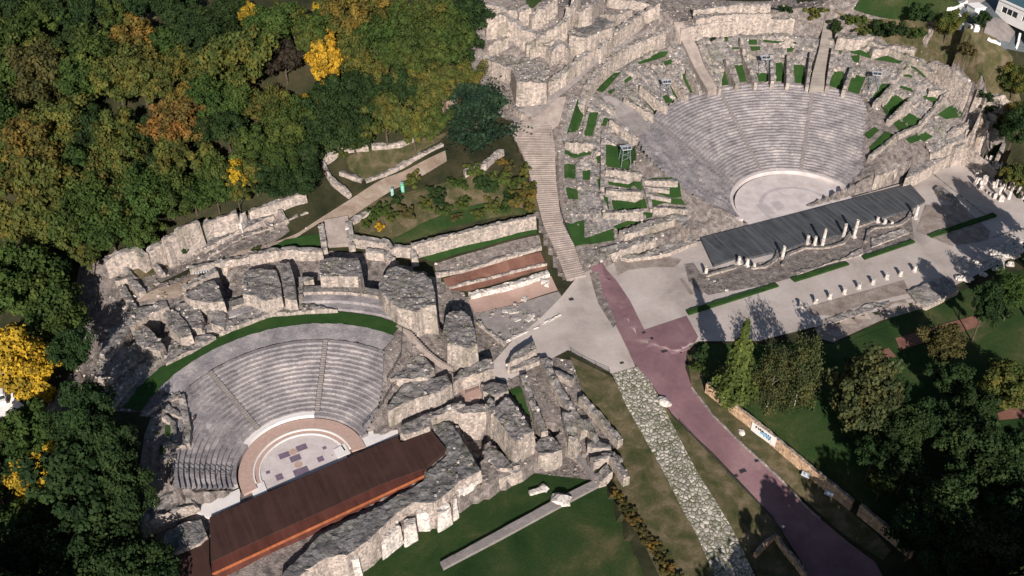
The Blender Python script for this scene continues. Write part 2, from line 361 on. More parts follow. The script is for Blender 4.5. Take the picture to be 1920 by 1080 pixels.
def planks(name, c, rz, period, var=.35, gap=.1):
    m, N, L, b = mat(name, .75, .2); co = pos(N)
    r = N.new("ShaderNodeMapping"); r.vector_type = 'POINT'; r.inputs["Rotation"].default_value = (0, 0, -rz); L.new(co, r.inputs[0])
    s = N.new("ShaderNodeMapping"); s.inputs["Scale"].default_value = (1/period, .06, .06); L.new(r.outputs[0], s.inputs[0])
    w = N.new("ShaderNodeTexNoise"); w.noise_dimensions = '3D'; w.inputs["Scale"].default_value = 1.0; w.inputs["Detail"].default_value = 3; w.inputs["Roughness"].default_value = .75; L.new(s.outputs[0], w.inputs["Vector"])
    n = noise_n(N, L, co, .35, 4)
    c1 = ramp(N, L, w.outputs["Fac"], [(.32, tuple(x*(1-var) for x in c)), (.5, c), (.68, tuple(x*(1+var*1.6) for x in c))])
    c1 = mix(N, L, ramp(N, L, n, [(.4, (0, 0, 0)), (.7, (.6, .6, .6))]), c1, tuple(x*1.5 for x in c))
    L.new(c1, b.inputs["Base Color"]); bump(N, L, b, w.outputs["Fac"], .3, .05); return m
M['deck'] = planks('black_deck', (.058, .062, .068), GA, .55, .5)
M['brown_deck'] = planks('brown_deck', (.043, .0215, .0175), OA, .7, .22)
M['walk'] = planks('grey_planks', (.20, .175, .155), rad(24+64), .5, .2)
M['rust'] = planks('rusty_steel', (.085, .029, .021), OA, 1.2, .25)
M['orange'] = planks('sunlit_steel', (.27, .085, .036), OA, 1.0, .25)  # brighter than the rust: sunlight on the upright face put into the colour
def seat_mat():
    m, N, L, b = mat('seat_stone', .92, .1); co = pos(N)
    n1 = noise_n(N, L, co, .3, 5, .6); n2 = noise_n(N, L, co, 3.0, 4, .7); n3 = noise_n(N, L, co, 1.1, 5, .7)
    c = ramp(N, L, n1, [(.3, (.17, .158, .166)), (.5, (.285, .262, .268)), (.68, (.42, .38, .37))])
    c = mix(N, L, ramp(N, L, n2, [(.35, (0, 0, 0)), (.6, (1, 1, 1))]), mix(N, L, .5, c, (.07, .065, .07)), c)
    c = mix(N, L, ramp(N, L, n3, [(.58, (0, 0, 0)), (.72, (.5, .5, .5))]), c, (.45, .40, .37))
    L.new(c, b.inputs["Base Color"]); bump(N, L, b, n3, .5, .15); return m
M['seat'] = seat_mat()
def cobble():
    m, N, L, b = mat('cobble_stone', .9, .12); co = pos(N)
    d = noise_n(N, L, co, 1.2, 2)
    mp = scaled(N, L, co, (1, 1, 0))
    def vor(f):
        v = N.new("ShaderNodeTexVoronoi"); v.feature = f; v.inputs["Scale"].default_value = 1.3; v.inputs["Randomness"].default_value = .95; L.new(mp, v.inputs["Vector"]); return v
    e = vor('DISTANCE_TO_EDGE').outputs["Distance"]; cl = vor('F1').outputs["Color"]
    sp = N.new("ShaderNodeSeparateColor"); L.new(cl, sp.inputs[0])
    c = ramp(N, L, sp.outputs[0], [(.1, (.22, .21, .18)), (.5, (.36, .33, .285)), (.9, (.50, .46, .41))])
    c = mix(N, L, ramp(N, L, noise_n(N, L, co, 3, 4), [(.35, (0, 0, 0)), (.6, (1, 1, 1))]), mix(N, L, .35, c, (.1, .1, .08)), c)
    ns = noise_n(N, L, co, .5, 4, .7); ad = N.new("ShaderNodeMath"); ad.operation = 'MULTIPLY_ADD'; L.new(ns, ad.inputs[0]); ad.inputs[1].default_value = -.32; ad.inputs[2].default_value = .15
    su = N.new("ShaderNodeMath"); su.operation = 'ADD'; L.new(e, su.inputs[0]); L.new(ad.outputs[0], su.inputs[1])
    c = mix(N, L, ramp(N, L, su.outputs[0], [(.02, (1, 1, 1)), (.11, (0, 0, 0))]), c, (.085, .088, .05))
    L.new(c, b.inputs["Base Color"]); bump(N, L, b, e, .9, .35); return m
M['cobble'] = cobble()
def stairs_mat():
    m, N, L, b = mat('stair_paving', .92, .1); co = pos(N)
    n = noise_n(N, L, co, .5, 5); n2 = noise_n(N, L, co, 3, 4)
    c = ramp(N, L, n, [(.3, (.25, .205, .185)), (.55, (.34, .285, .255)), (.75, (.42, .36, .33))])
    c = mix(N, L, ramp(N, L, n2, [(.35, (0, 0, 0)), (.65, (1, 1, 1))]), mix(N, L, .3, c, (.1, .09, .085)), c)
    L.new(c, b.inputs["Base Color"]); return m
M['stairs'] = stairs_mat()
def leaf_mat(name, stops, s=.22, patch=None, amt=.5):
    m, N, L, b = mat(name, .75, .15); co = pos(N)
    oi = N.new("ShaderNodeObjectInfo")
    n1 = noise_n(N, L, co, s, 4, .6); n2 = noise_n(N, L, co, 1.6, 3, .7)
    c = ramp(N, L, n1, stops)
    if patch: c = mix(N, L, ramp(N, L, noise_n(N, L, co, .35, 3, .6), [(.5, (0, 0, 0)), (.62, (amt,)*3)]), c, patch)
    at = N.new("ShaderNodeAttribute"); at.attribute_name = 'leaf'
    hs = N.new("ShaderNodeHueSaturation"); L.new(c, hs.inputs["Color"])
    ma = N.new("ShaderNodeMath"); ma.operation = 'MULTIPLY_ADD'; L.new(at.outputs["Fac"], ma.inputs[0]); ma.inputs[1].default_value = 1.1; ma.inputs[2].default_value = .45; L.new(ma.outputs[0], hs.inputs["Value"])
    mh = N.new("ShaderNodeMath"); mh.operation = 'MULTIPLY_ADD'; L.new(oi.outputs["Random"], mh.inputs[0]); mh.inputs[1].default_value = .03; mh.inputs[2].default_value = .485; L.new(mh.outputs[0], hs.inputs["Hue"])
    L.new(hs.outputs[0], b.inputs["Base Color"])
    tr = N.new("ShaderNodeBsdfTranslucent"); L.new(hs.outputs[0], tr.inputs[0])
    ms = N.new("ShaderNodeMixShader"); ms.inputs[0].default_value = .18
    out = N["Material Output"]; L.new(b.outputs[0], ms.inputs[1]); L.new(tr.outputs[0], ms.inputs[2]); L.new(ms.outputs[0], out.inputs[0]); return m
LEAF = {
 'g': leaf_mat('dark_green_leaves', [(.3, (.013, .028, .009)), (.55, (.023, .043, .012)), (.75, (.042, .062, .018))]),
 'm': leaf_mat('green_leaves', [(.3, (.024, .046, .011)), (.55, (.046, .073, .016)), (.75, (.085, .10, .022))]),
 'o': leaf_mat('olive_leaves', [(.3, (.038, .058, .014)), (.55, (.07, .084, .020)), (.75, (.13, .118, .024))], .22, (.19, .12, .022), .35),
 'a': leaf_mat('amber_leaves', [(.3, (.050, .060, .015)), (.5, (.088, .080, .019)), (.72, (.17, .115, .024))], .25, (.27, .15, .025), .3),
 'r': leaf_mat('rust_orange_leaves', [(.3, (.065, .062, .017)), (.5, (.115, .082, .02)), (.7, (.21, .11, .024))], .25, (.29, .11, .03), .25),
 'y': leaf_mat('yellow_leaves', [(.3, (.20, .14, .018)), (.5, (.42, .255, .022)), (.7, (.60, .37, .03))], .3, (.10, .10, .022), .5),
 'b': leaf_mat('bronze_leaves', [(.3, (.036, .042, .015)), (.5, (.060, .056, .019)), (.7, (.088, .072, .024))], .25, (.12, .08, .026), .2),
 'd': leaf_mat('dull_purple_leaves', [(.3, (.020, .019, .013)), (.5, (.034, .028, .018)), (.7, (.05, .038, .024))]),
 'c': leaf_mat('cedar_needles', [(.3, (.012, .030, .016)), (.5, (.020, .042, .021)), (.7, (.034, .056, .026))]),
 'p': leaf_mat('pine_needles', [(.3, (.04, .06, .015)), (.5, (.07, .088, .02)), (.7, (.115, .125, .03))]),
 'w': leaf_mat('birch_leaves', [(.3, (.028, .043, .017)), (.5, (.05, .062, .023)), (.7, (.085, .085, .03))], .25, (.17, .12, .03), .2),
}
M['hedge'] = LEAF['g']
# ------------------------------------------------------------------ terrain
def axis(lo, hi, a, b, fine):
    pts = list(np.arange(lo, hi+1e-6, fine)); s = fine; x = lo
    while x > a: s *= 1.35; x -= s; pts.insert(0, x)
    s = fine; x = hi
    while x < b: s *= 1.35; x += s; pts.append(x)
    return np.array(pts)
gx = axis(-135, 150, -1800, 1800, 1.0); gy = axis(82, 285, -800, 3000, 1.0)
GXX, GYY = np.meshgrid(gx, gy); GZ = terr(GXX, GYY)
far = np.clip((np.hypot(GXX, GYY-180)-300)/300, 0, 1); GZ = GZ*(1-far)+np.clip(GZ, -20, 45)*far
glo = lambda r: np.interp(r, [15.5, 22, 25, 28, 31, 36, 40], [5, 8, 16, 20, 23, 27, 33]); ghi = lambda r: np.interp(r, [15.5, 27, 38, 40], [176, 163, 146, 140])
olo = lambda r: np.interp(r, [11.6, 16, 20, 25], [7, 15, 24, 33]); ohi = lambda r: np.interp(r, [11.6, 20.9, 21.1, 22, 25.3], [180, 179, 156, 141, 126])
_r, _p, _u, _v = polar(GC, GA, GXX, GYY); _p = np.where(_p < -90, _p+360, _p); GZ = np.where((_r > 14.6) & (_r < 17.6) & (_v > 0), GZ-1.3, GZ); GZ = np.where((_r > 17.6) & (_r < 40.6) & (_p > glo(_r)+1.5) & (_p < ghi(_r)-1.5), GZ-1.3, GZ)
near = ((_r < 61) & (_v > -4)) | ((_r < 66) & (_p > 130) & (_v > -4)); near |= inpoly(GXX, GYY, [plane(*q, 0) for q in [(1140,520),(1290,520),(1290,440),(1120,440)]])
_r, _p, _u, _v = polar(OC, OA, GXX, GYY); _p = np.where(_p < -90, _p+360, _p); GZ = np.where((_r > 10.6) & (_r < 13.6) & (_v > 0), GZ-1.3, GZ); GZ = np.where((_r > 13.6) & (_r < 25.5) & (_p > olo(_r)+1.5) & (_p < ohi(_r)-1.5), GZ-1.3, GZ)
near |= (_r < 51) & (_v > -26) & ((_p < 143) | (_r < 27))
STAIR_L = [(1062,525),(1044,478),(1018,420),(1000,350),(980,290),(952,238)]; STAIR_R = [(1098,520),(1083,478),(1052,420),(1042,350),(1040,290),(1034,238)]
sp_ = [hit(*q)[:2] for q in STAIR_L+STAIR_R[::-1]]
GZ = np.where(inpoly(GXX, GYY, sp_), GZ-1.2, GZ)
me = bpy.data.meshes.new('terrain'); nx, ny = len(gx), len(gy)
me.from_pydata(np.c_[GXX.ravel(), GYY.ravel(), GZ.ravel()].tolist(), [], [(j*nx+i, j*nx+i+1, (j+1)*nx+i+1, (j+1)*nx+i) for j in range(ny-1) for i in range(nx-1)])
me.materials.append(M['forest_floor']); me.materials.append(M['rubble']); me.polygons.foreach_set('material_index', near[:-1, :-1].ravel().astype(np.int32)); ter = bpy.data.objects.new('terrain', me); COL.objects.link(ter); tag(ter, kind='structure')
def F(k, pts): return [full(k, p) for p in pts]
def area(name, pts, m, off=.1, **kw): return drape(name, [hit(*p) for p in pts], M[m], off, **kw)
drape('lawn', LAWN, M['lawn'], z=LAWN_Z+.06)
drape('plaza', PLAZA, M['gravel'], z=.06, step=1.5)
ROAD = F('f', [(385,150),(480,140),(560,240),(650,372),(750,575),(1035,480),(1112,620),(1090,660),(1035,720),(1025,830),(1070,960)])+F('g', [(530,125),(640,270),(760,390),(870,490),(990,600),(1100,720),(1250,850),(1458,1010),(1520,1120),(1150,1120),(1080,1000),(940,780),(790,620),(640,460),(520,350),(430,260),(330,110)])+F('f', [(680,800),(570,570),(470,370)])
area('purple_road', ROAD, 'purple', .16)
area('roman_road', F('g', [(128,60),(255,22),(330,110),(420,290),(560,560),(650,700),(740,850),(790,950),(870,1120),(660,1120),(560,880),(480,740),(380,540),(300,400),(200,220)]), 'cobble', .2)
area('terrace', [(905,700),(960,640),(1010,600),(1050,560),(1085,515),(1112,505),(1132,550),(1160,620),(1192,690),(1150,703),(1065,657),(1000,690),(950,715)], 'gravel', .12)
area('bank', [(1068,668),(1148,708),(1385,1100),(1245,1100),(1150,900),(1165,850),(1100,760)], 'dry', .1)
area('verge', F('g', [(330,110),(430,270),(640,470),(790,630),(950,800),(1020,920),(1100,1110),(880,1110),(790,950),(740,850),(560,560),(420,290)]), 'dry', .08)
area('verge', F('f', [(1035,720),(1090,670),(1170,960)])+F('g', [(605,140),(840,330),(1100,540),(1320,740),(1458,860),(1540,950),(1500,1000),(1250,830),(990,590),(760,380),(640,262),(530,120)]), 'dry', .09)
area('garden_lawn', [(1292,650),(1312,640),(1420,645),(1560,645),(1760,560),(1940,500),(1940,1100),(1780,1090),(1640,960),(1335,735)], 'lawn', .07, step=2)
area('garden_path', F('h', [(955,495),(1040,468),(1080,512),(985,545)]), 'redearth', .2)
area('garden_path', F('h', [(1075,420),(1480,303),(1505,358),(1100,480)]), 'redearth', .2)
area('garden_path', F('h', [(1590,800),(1740,730),(1740,820),(1600,835)]), 'redearth', .2)
area('grass_terrace', F('h', [(860,425),(1040,360),(1240,270),(1500,190),(1530,260),(1290,330),(1060,430),(900,470)]), 'lawn', .14)
# between the theatres
area('grass_slope', F(8, [(200,330),(220,240),(400,120),(640,60),(1480,20),(1490,180),(1440,225),(620,400),(480,400)]), 'dry', .08)
area('meadow', F(8, [(470,400),(700,280),(860,215),(1100,150),(1470,200),(1440,225),(620,405),(520,425)]), 'lawn', .14)
area('grass_bank', F(8, [(640,500),(1455,290),(1462,355),(760,545)]), 'plot', .1)
area('rubble_bank', F(8, [(770,560),(1480,365),(1495,445),(790,655)]), 'rubble', .1)
area('earth_terrace', F(8, [(830,660),(1490,478),(1535,590),(1000,745),(880,740)]), 'redearth', .1)
area('pink_terrace', F(8, [(1000,800),(1560,640),(1605,738),(1090,885),(1040,890)]), 'pink', .1)
area('grey_terrace', F(8, [(1050,895),(1610,745),(1690,860),(1500,960),(1240,1085),(1180,1035),(1060,935)]), 'pave', .1)
area('dirt_path', [(235,575),(320,535),(420,487),(560,437),(640,385),(720,335),(835,283),(838,303),(740,355),(655,410),(600,418),(540,455),(430,507),(330,560)], 'earth', .13)
area('ruin_ground', F(7, [(130,330),(400,300),(700,130),(1040,30),(1240,-40),(1330,20),(1380,120),(1100,290),(740,350),(330,620),(250,600)]), 'rubble', .08)
area('grass_patch', F(7, [(1150,280),(1350,180),(1580,140),(1590,220),(1300,265)]), 'plot', .18)
area('grass_patch', F(7, [(470,290),(560,240),(640,330),(520,380)]), 'dry', .18); area('grass_patch', F(7, [(300,380),(400,330),(500,400),(380,450)]), 'dry', .18)
area('grass_patch', F(7, [(590,230),(680,195),(725,255),(620,265)]), 'plot', .18); area('grass_patch', F(7, [(700,180),(940,75),(960,95),(750,200)]), 'plot', .2)
area('meadow', F(2, [(130,800),(330,740),(600,690),(700,640),(600,720),(360,860),(230,915),(150,860)]), 'dry', .12)
area('bare_slope', F(2, [(480,560),(700,480),(690,560),(600,680),(480,660)]), 'earth', .1)
# ruin plateau at the top and the climb beside the large theatre
area('ruin_plateau', [(905,200),(880,100),(900,-20),(1180,-30),(1490,-5),(1500,40),(1330,30),(1240,45),(1130,120),(1060,180),(985,235),(950,225)], 'rubble', .1, step=1.5)
area('upper_path', F('o', [(430,1000),(700,800),(960,610),(1130,460),(1400,300),(1700,140),(1850,160),(1500,320),(1200,500),(1000,700),(700,960),(520,1060)]), 'pave', .2)
area('meadow', F(3, [(-40,60),(-60,-40),(120,-30),(0,60)]), 'lawn', .2)
area('hill_lawn', [(1640,-20),(1720,-40),(1800,10),(1790,40),(1700,40),(1600,20)], 'lawn', .4)
area('scrub_slope', [(1560,20),(1700,30),(1800,60),(1900,130),(1930,230),(1880,260),(1850,170),(1790,120),(1650,70)], 'dry', .12)
area('dry_slope', [(1790,105),(1830,85),(1900,110),(1880,170),(1830,160)], 'dry', .16)
area('house_yard', [(1785,8),(1870,-20),(1940,-20),(1940,100),(1880,95),(1800,60)], 'tarmac', .15)
area('drive', F('i', [(330,130),(640,0),(1100,0),(900,110),(480,240)]), 'gravel', .22)
area('forest_clearing', F(1, [(650,60),(780,40),(800,110),(700,130)]), 'dry', .1)
area('yard', [(-30,690),(20,700),(25,745),(45,760),(40,785),(-30,790)], 'white', .1)
area('rubble_ground', F('d', [(830,280),(1000,310),(1200,290),(1420,330),(1440,480),(1620,640),(1720,800),(1500,1080),(1150,1000),(1120,600),(900,380)]), 'rubble', .07)
area('shaded_ruin_ground', [(150,500),(230,470),(250,560),(190,690),(150,680),(120,600)], 'rubble', .07)

area('worn_ground', F('f', [(545,120),(620,50),(860,60),(1000,100),(960,150),(800,150),(640,170),(570,205)]), 'worn', .13, step=1.5)
area('worn_ground', F('f', [(985,228),(1010,225),(1085,330),(1062,340)]), 'worn', .13)
area('worn_ground', F('f', [(380,190),(440,180),(470,330),(530,450),(565,530),(540,560),(440,400)]), 'rubble', .2)
area('worn_ground', F('f', [(1020,130),(1080,120),(1190,280),(1140,330),(1050,250)]), 'rubble', .13)
area('worn_ground', F('h', [(620,262),(700,240),(1120,125),(1150,190),(960,235),(760,305),(660,300)]), 'worn', .13, step=1.5)
area('worn_ground', F('h', [(650,345),(760,305),(1060,235),(1180,210),(1240,260),(1000,330),(760,440),(700,420)]), 'worn', .13, step=1.5)
area('worn_ground', F(6, [(1060,520),(1300,520),(1500,700),(1480,760),(1240,800),(1000,700)]), 'worn', .12, step=1.5)
for lp in ([(1110,310),(1300,460),(1480,600)], [(1300,90),(1560,300),(1720,440)], [(1500,745),(1728,680)]):
    q = dens([hit(*full(6, t_)) for t_ in lp], 2)
    for w_ in q: w_[2] += .2
    tag(block('kerb', strip(q, .35), M['ruin_pale'], None, rough=.02, drop=.02, topn=.02, batter=0, step=2), {1110: 'low stone kerb beside the long masonry fragment on the plaza', 1300: 'low stone kerb below the white standing stones', 1500: 'dark edged kerb between the plaza and the white stone heap'}[lp[0][0]], 'kerb')
# stairs climbing between the theatres: real steps, each a shallow tread
def climb(name, left, right, n, m, lab, rise=.0):
    L = dens([hit(*p) for p in left], .1); R = dens([hit(*p) for p in right], .1); bm = bmesh.new()
    pl = [L[int(i*(len(L)-1)/n)] for i in range(n+1)]; pr = [R[int(i*(len(R)-1)/n)] for i in range(n+1)]
    for i in range(n):
        z = max(pl[i+1][2], pr[i+1][2])+.12; zb = min(pl[i][2], pr[i][2])-.3
        q = [pl[i], pr[i], pr[i+1], pl[i+1]]
        j = random.uniform(-.05, .05)
        t = [bm.verts.new((p[0], p[1], z+j)) for p in q]; b = [bm.verts.new((p[0], p[1], zb)) for p in q]
        bm.faces.new(t)
        for a in range(4): bm.faces.new((t[a], b[a], b[(a+1) % 4], t[(a+1) % 4]))
    bmesh.ops.recalc_face_normals(bm, faces=bm.faces[:])
    o = mesh_obj(name, bm, M[m]); tag(o, lab, 'stairs'); return o
area('stair_head', [(950,240),(985,205),(1062,182),(1048,235),(1034,246),(990,250)], 'stairs', .2)
climb('long_stair', STAIR_L, STAIR_R, 78, 'stairs', 'long pale stone stairway climbing between the two theatres')

# ------------------------------------------------------------------ theatres
def ring(name, c, a, r0, r1, p0, p1, m, parent, off=.12, z=None, nr=3, dz=0, thick=0, wob=0):
    bm = bmesh.new(); n = max(4, int(abs(p1-p0)*rad(1)*r1/.7)); rows = []
    for i in range(nr+1):
        r = r0+(r1-r0)*i/nr; q = [pol(c, a, r+(wob*noise.noise(Vector((r*3, j*.4, 1))) if wob else 0), p0+(p1-p0)*j/n) for j in range(n+1)]
        zz = [z+dz*i/nr]*(n+1) if z is not None else terr([p[0] for p in q], [p[1] for p in q])+off
        rows.append([bm.verts.new((p[0], p[1], h)) for p, h in zip(q, zz)])
    for i in range(nr):
        for j in range(n): bm.faces.new((rows[i][j], rows[i+1][j], rows[i+1][j+1], rows[i][j+1]))
    bmesh.ops.recalc_face_normals(bm, faces=bm.faces[:])
    if sum(f.normal.z*f.calc_area() for f in bm.faces) < 0: bmesh.ops.reverse_faces(bm, faces=bm.faces[:])
    if thick:
        r = bmesh.ops.extrude_edge_only(bm, edges=[e for e in bm.edges if e.is_boundary])
        for v in r['geom']:
            if isinstance(v, bmesh.types.BMVert): v.co.z -= thick
        bmesh.ops.recalc_face_normals(bm, faces=bm.faces[:])
    o = mesh_obj(name, bm, M[m]); return move_in(o, parent) if parent else o
def seats(name, c, a, r0, z0, dr, dz, n, lo, hi, m, parent, wear=.15):
    """curved stone benches: a riser and a tread for each row, edges chipped"""
    bm = bmesh.new()
    for i in range(n):
        ra, rb = r0+dr*i, r0+dr*(i+1); p0, p1 = lo(ra), hi(ra)
        if p1-p0 < 2: continue
        k = max(3, int((p1-p0)*rad(1)*ra/1.1)); cols = []
        worn = [0.0]*(k+1)
        for j in range(k+1):
            ph = p0+(p1-p0)*j/k; q = noise.noise(Vector((ra*.5, ph*.35, 3.3)))
            e = noise.noise(Vector((ra*2.1, ph*1.1, 8.0)))*wear; h = z0+dz*(i+1)+noise.noise(Vector((ra*1.7, ph*.9, 5.0)))*wear - (max(0, q-.2)*1.1*dz) - (.35*dz if noise.cell(Vector((ra*1.27, ph*ra*.012, 2)))>.88 else 0)
            a0 = pol(c, a, ra+e, ph); a1 = pol(c, a, ra+e+.05, ph); b0 = pol(c, a, rb+.12, ph)
            cols.append([bm.verts.new((*a0, z0+dz*i-.25)), bm.verts.new((*a1, h)), bm.verts.new((*b0, h-.03))])
        for j in range(k):
            for t in range(2): bm.faces.new((cols[j][t], cols[j][t+1], cols[j+1][t+1], cols[j+1][t]))
    bmesh.ops.recalc_face_normals(bm, faces=bm.faces[:])
    if sum(f.normal.z*f.calc_area() for f in bm.faces) < 0: bmesh.ops.reverse_faces(bm, faces=bm.faces[:])
    return move_in(mesh_obj(name, bm, M[m]), parent)
def aisle(c, a, ph, r0, z0, dr, dz, n, w, parent):
    bm = bmesh.new()
    for i in range(n*2):
        r = r0+dr*(i+.5)/2; p = pol(c, a, r, ph); zt = z0+dz*(i+1)/2+.14
        add_box(bm, (p[0], p[1], zt-.25), (dr*.55, w, .5), a+rad(ph))
    return move_in(mesh_obj('aisle_stair', bm, M['pave']), parent)
GT = empty('roman_theatre', (*GC, 0), 'large ruined roman theatre with long black stage and tall curved seating', 'theatre')
OT = empty('roman_theatre', (*OC, 0), 'smaller ruined roman theatre with brown stage and green grass ring behind its seats', 'theatre')
# large theatre: benches in four wedges
GA_ = [50, 87, 124]
for p0, p1 in ((None, 50), (50, 87), (87, 124), (124, None)):
    seats('seating_wedge', GC, GA, 16.2, .9, .8, .403, 30, (lambda r, p0=p0: glo(r) if p0 is None else p0+40/r*.6), (lambda r, p1=p1: ghi(r) if p1 is None else p1-40/r*.6), 'seat', GT)
for ph in GA_: aisle(GC, GA, ph, 16.2, .9, .8, .403, 30, .9, GT)
ring('podium', GC, GA, 15.5, 17.2, 0, 178, 'marble', GT, z=.95, thick=1.2)
def disc(name, c, a, r, vmin, m, parent, z, n=72, thick=.3):
    bm = bmesh.new(); ps = []
    for i in range(n):
        t = 2*math.pi*i/n; u, v = r*math.cos(t), max(r*math.sin(t), vmin); ps.append(uv(c, a, u, v))
    f = bm.faces.new([bm.verts.new((*p, z)) for p in ps]); 
    r_ = bmesh.ops.extrude_face_region(bm, geom=[f])
    for v in r_['geom']:
        if isinstance(v, bmesh.types.BMVert): v.co.z -= thick
    bmesh.ops.remove_doubles(bm, verts=bm.verts[:], dist=1e-4); bmesh.ops.recalc_face_normals(bm, faces=bm.faces[:])
    return move_in(mesh_obj(name, bm, M[m]), parent)
disc('orchestra_floor', GC, GA, 15.0, -2.0, 'marble', GT, .16)
disc('orchestra_inlay', GC, GA, 9.2, -2.0, 'grey_marble', GT, .18, thick=.1)
disc('orchestra_inlay', GC, GA, 8.3, -2.0, 'marble', GT, .20, thick=.1)
for p in ([(1505,520),(1560,500),(1640,580),(1560,580)], [(1600,500),(1660,490),(1700,530),(1650,560)]):
    drape('orchestra_inlay', HP(5, p, .22), M['grey_marble'], z=.225, kind=None, parent=GT)
DECK = HP(5, [(1130,742),(1215,925),(1370,872),(1480,868),(1620,835),(1650,800)], .7)+HP(6, [(75,830),(215,780),(280,765),(440,725),(500,722),(590,655),(690,622),(840,580),(950,552),(1062,490),(960,377)], .7)
drape('stage_deck', DECK, M['deck'], z=.7, thick=1.0, kind=None, parent=GT)
drape('stage_gap_shade', [uv(GC, GA, u, v) for u, v in ((-30.4,-1.95),(30.4,-1.95),(30.4,-1.45),(-30.4,-1.45))], M['dark'], z=-.0+.09, kind=None, parent=GT)  # flat dark strip painted for the shade in the gap before the deck
for k, p in ((6, [(100,920),(140,845),(250,800),(370,800),(440,790),(515,765),(560,700),(600,660),(690,630)]), (6, [(665,760),(680,690),(720,665),(840,655),(900,640),(950,600),(975,545)]), (5, [(1160,990),(1370,930)]), (5, [(1470,935),(1560,930),(1640,880),(1660,800)]), (6, [(0,920),(50,880),(75,830)])):
    wall('scene_wall', k, p, .7, .7, M['ruin'], GT, rough=.1, drop=.1, topn=.1, batter=0, sink=.3)
for p in ([(170,960),(330,930),(520,870),(640,800),(640,850),(420,905),(200,990)], [(700,740),(900,680),(960,700),(700,800)]):
    block('scene_footing', HP(6, p, .6), M['ruin_pale'], GT, rough=.25, drop=.2, sink=.3, topn=.25)
area('scene_ground', F(5, [(1130,1000),(1160,960),(1600,900)])+F(6, [(230,780),(560,690),(960,560),(985,750),(640,850),(170,1010),(0,1060)])+F(5, [(1180,1130),(1120,1090)]), 'rubble', .12)
# sunken grass plots of the vaults: polygons traced on the photograph
PLOTS = [(3, p) for p in ([(225,910),(300,670),(370,690),(300,890)], [(340,920),(380,760),(440,760),(400,920)], [(455,850),(480,795),(508,800),(490,855)], [(395,600),(530,490),(592,490),(470,625)], [(700,425),(860,350),(912,350),(890,385),(720,435)], [(645,705),(690,698),(815,780),(790,822)], [(712,628),(750,615),(880,720),(820,772)], [(998,505),(1050,490),(1135,603),(1060,632)], [(912,560),(950,560),(1030,630),(960,672)], [(525,865),(560,838),(712,925),(690,945)], [(870,655),(900,640),(950,690),(900,700)], [(875,420),(930,400),(940,430),(890,445)], [(610,540),(660,510),(670,530),(620,565)], [(500,620),(560,590),(550,610),(520,640)])]
PLOTS += [('n', p) for p in ([(0,570),(105,800),(-60,820)], [(115,560),(235,550),(320,760),(190,775)], [(395,650),(540,660),(560,765),(420,765)], [(630,530),(720,525),(765,765),(640,765)], [(860,550),(1000,560),(1010,785),(880,785)], [(1370,630),(1500,640),(1480,870),(1310,820)], [(280,230),(400,235),(400,300),(290,300)], [(310,320),(440,320),(440,370),(330,380)], [(90,330),(220,330),(230,355),(90,355)], [(480,235),(900,265),(900,290),(480,265)], [(780,330),(880,330),(850,390),(780,390)], [(1430,320),(1500,310),(1460,430),(1430,380)], [(0,170),(30,170),(30,260),(-20,260)], [(1540,800),(1620,700),(1640,870),(1560,900)])]
PLOTS += [(4, p) for p in ([(590,505),(662,520),(612,637),(532,620)], [(770,565),(822,568),(730,685),(700,660)], [(765,720),(850,640),(942,680),(800,782)], [(1040,655),(1080,640),(1178,680),(1130,706)], [(838,825),(950,763),(1042,810),(890,892)], [(1143,775),(1250,705),(1352,725),(1200,808)], [(927,940),(1060,885),(1112,925),(960,972)], [(643,908),(720,858),(752,880),(680,942)], [(683,995),(790,888),(852,910),(700,1055)], [(880,578),(980,605),(975,625),(885,595)], [(900,495),(980,515),(975,530),(905,515)], [(1113,545),(1140,540),(1243,600),(1200,622)], [(548,330),(890,400),(890,432),(700,400),(560,360)], [(560,380),(620,370),(615,430),(575,420)], [(945,445),(990,420),(1095,520),(1050,525)])]
PLOTS += [(5, p) for p in ([(490,110),(690,130),(690,262),(490,262)], [(208,250),(285,245),(285,345),(210,345)], [(333,285),(388,285),(380,352),(335,352)], [(220,405),(300,415),(303,485),(235,485)], [(503,360),(735,365),(735,425),(640,410),(510,385)], [(775,395),(800,340),(978,350),(1000,470),(920,478),(770,420)], [(525,485),(755,482),(770,545),(540,550)], [(788,480),(1000,478),(1030,525),(880,510),(800,535)], [(540,665),(720,590),(810,575),(800,605),(640,660),(575,695)], [(208,640),(265,650),(345,620),(345,740),(540,680),(550,760),(290,800),(265,830)], [(468,455),(500,460),(515,555),(480,570)], [(425,190),(455,190),(455,240),(425,240)], [(430,340),(468,350),(465,400),(440,405)], [(208,155),(392,155),(392,182),(215,182)])]
PXY = [[hit(*full(k, p))[:2] for p in pts] for k, pts in PLOTS]
for q in PXY: drape('grass_plot', q, M['plot'], .12, 1.2, kind=None, parent=GT)
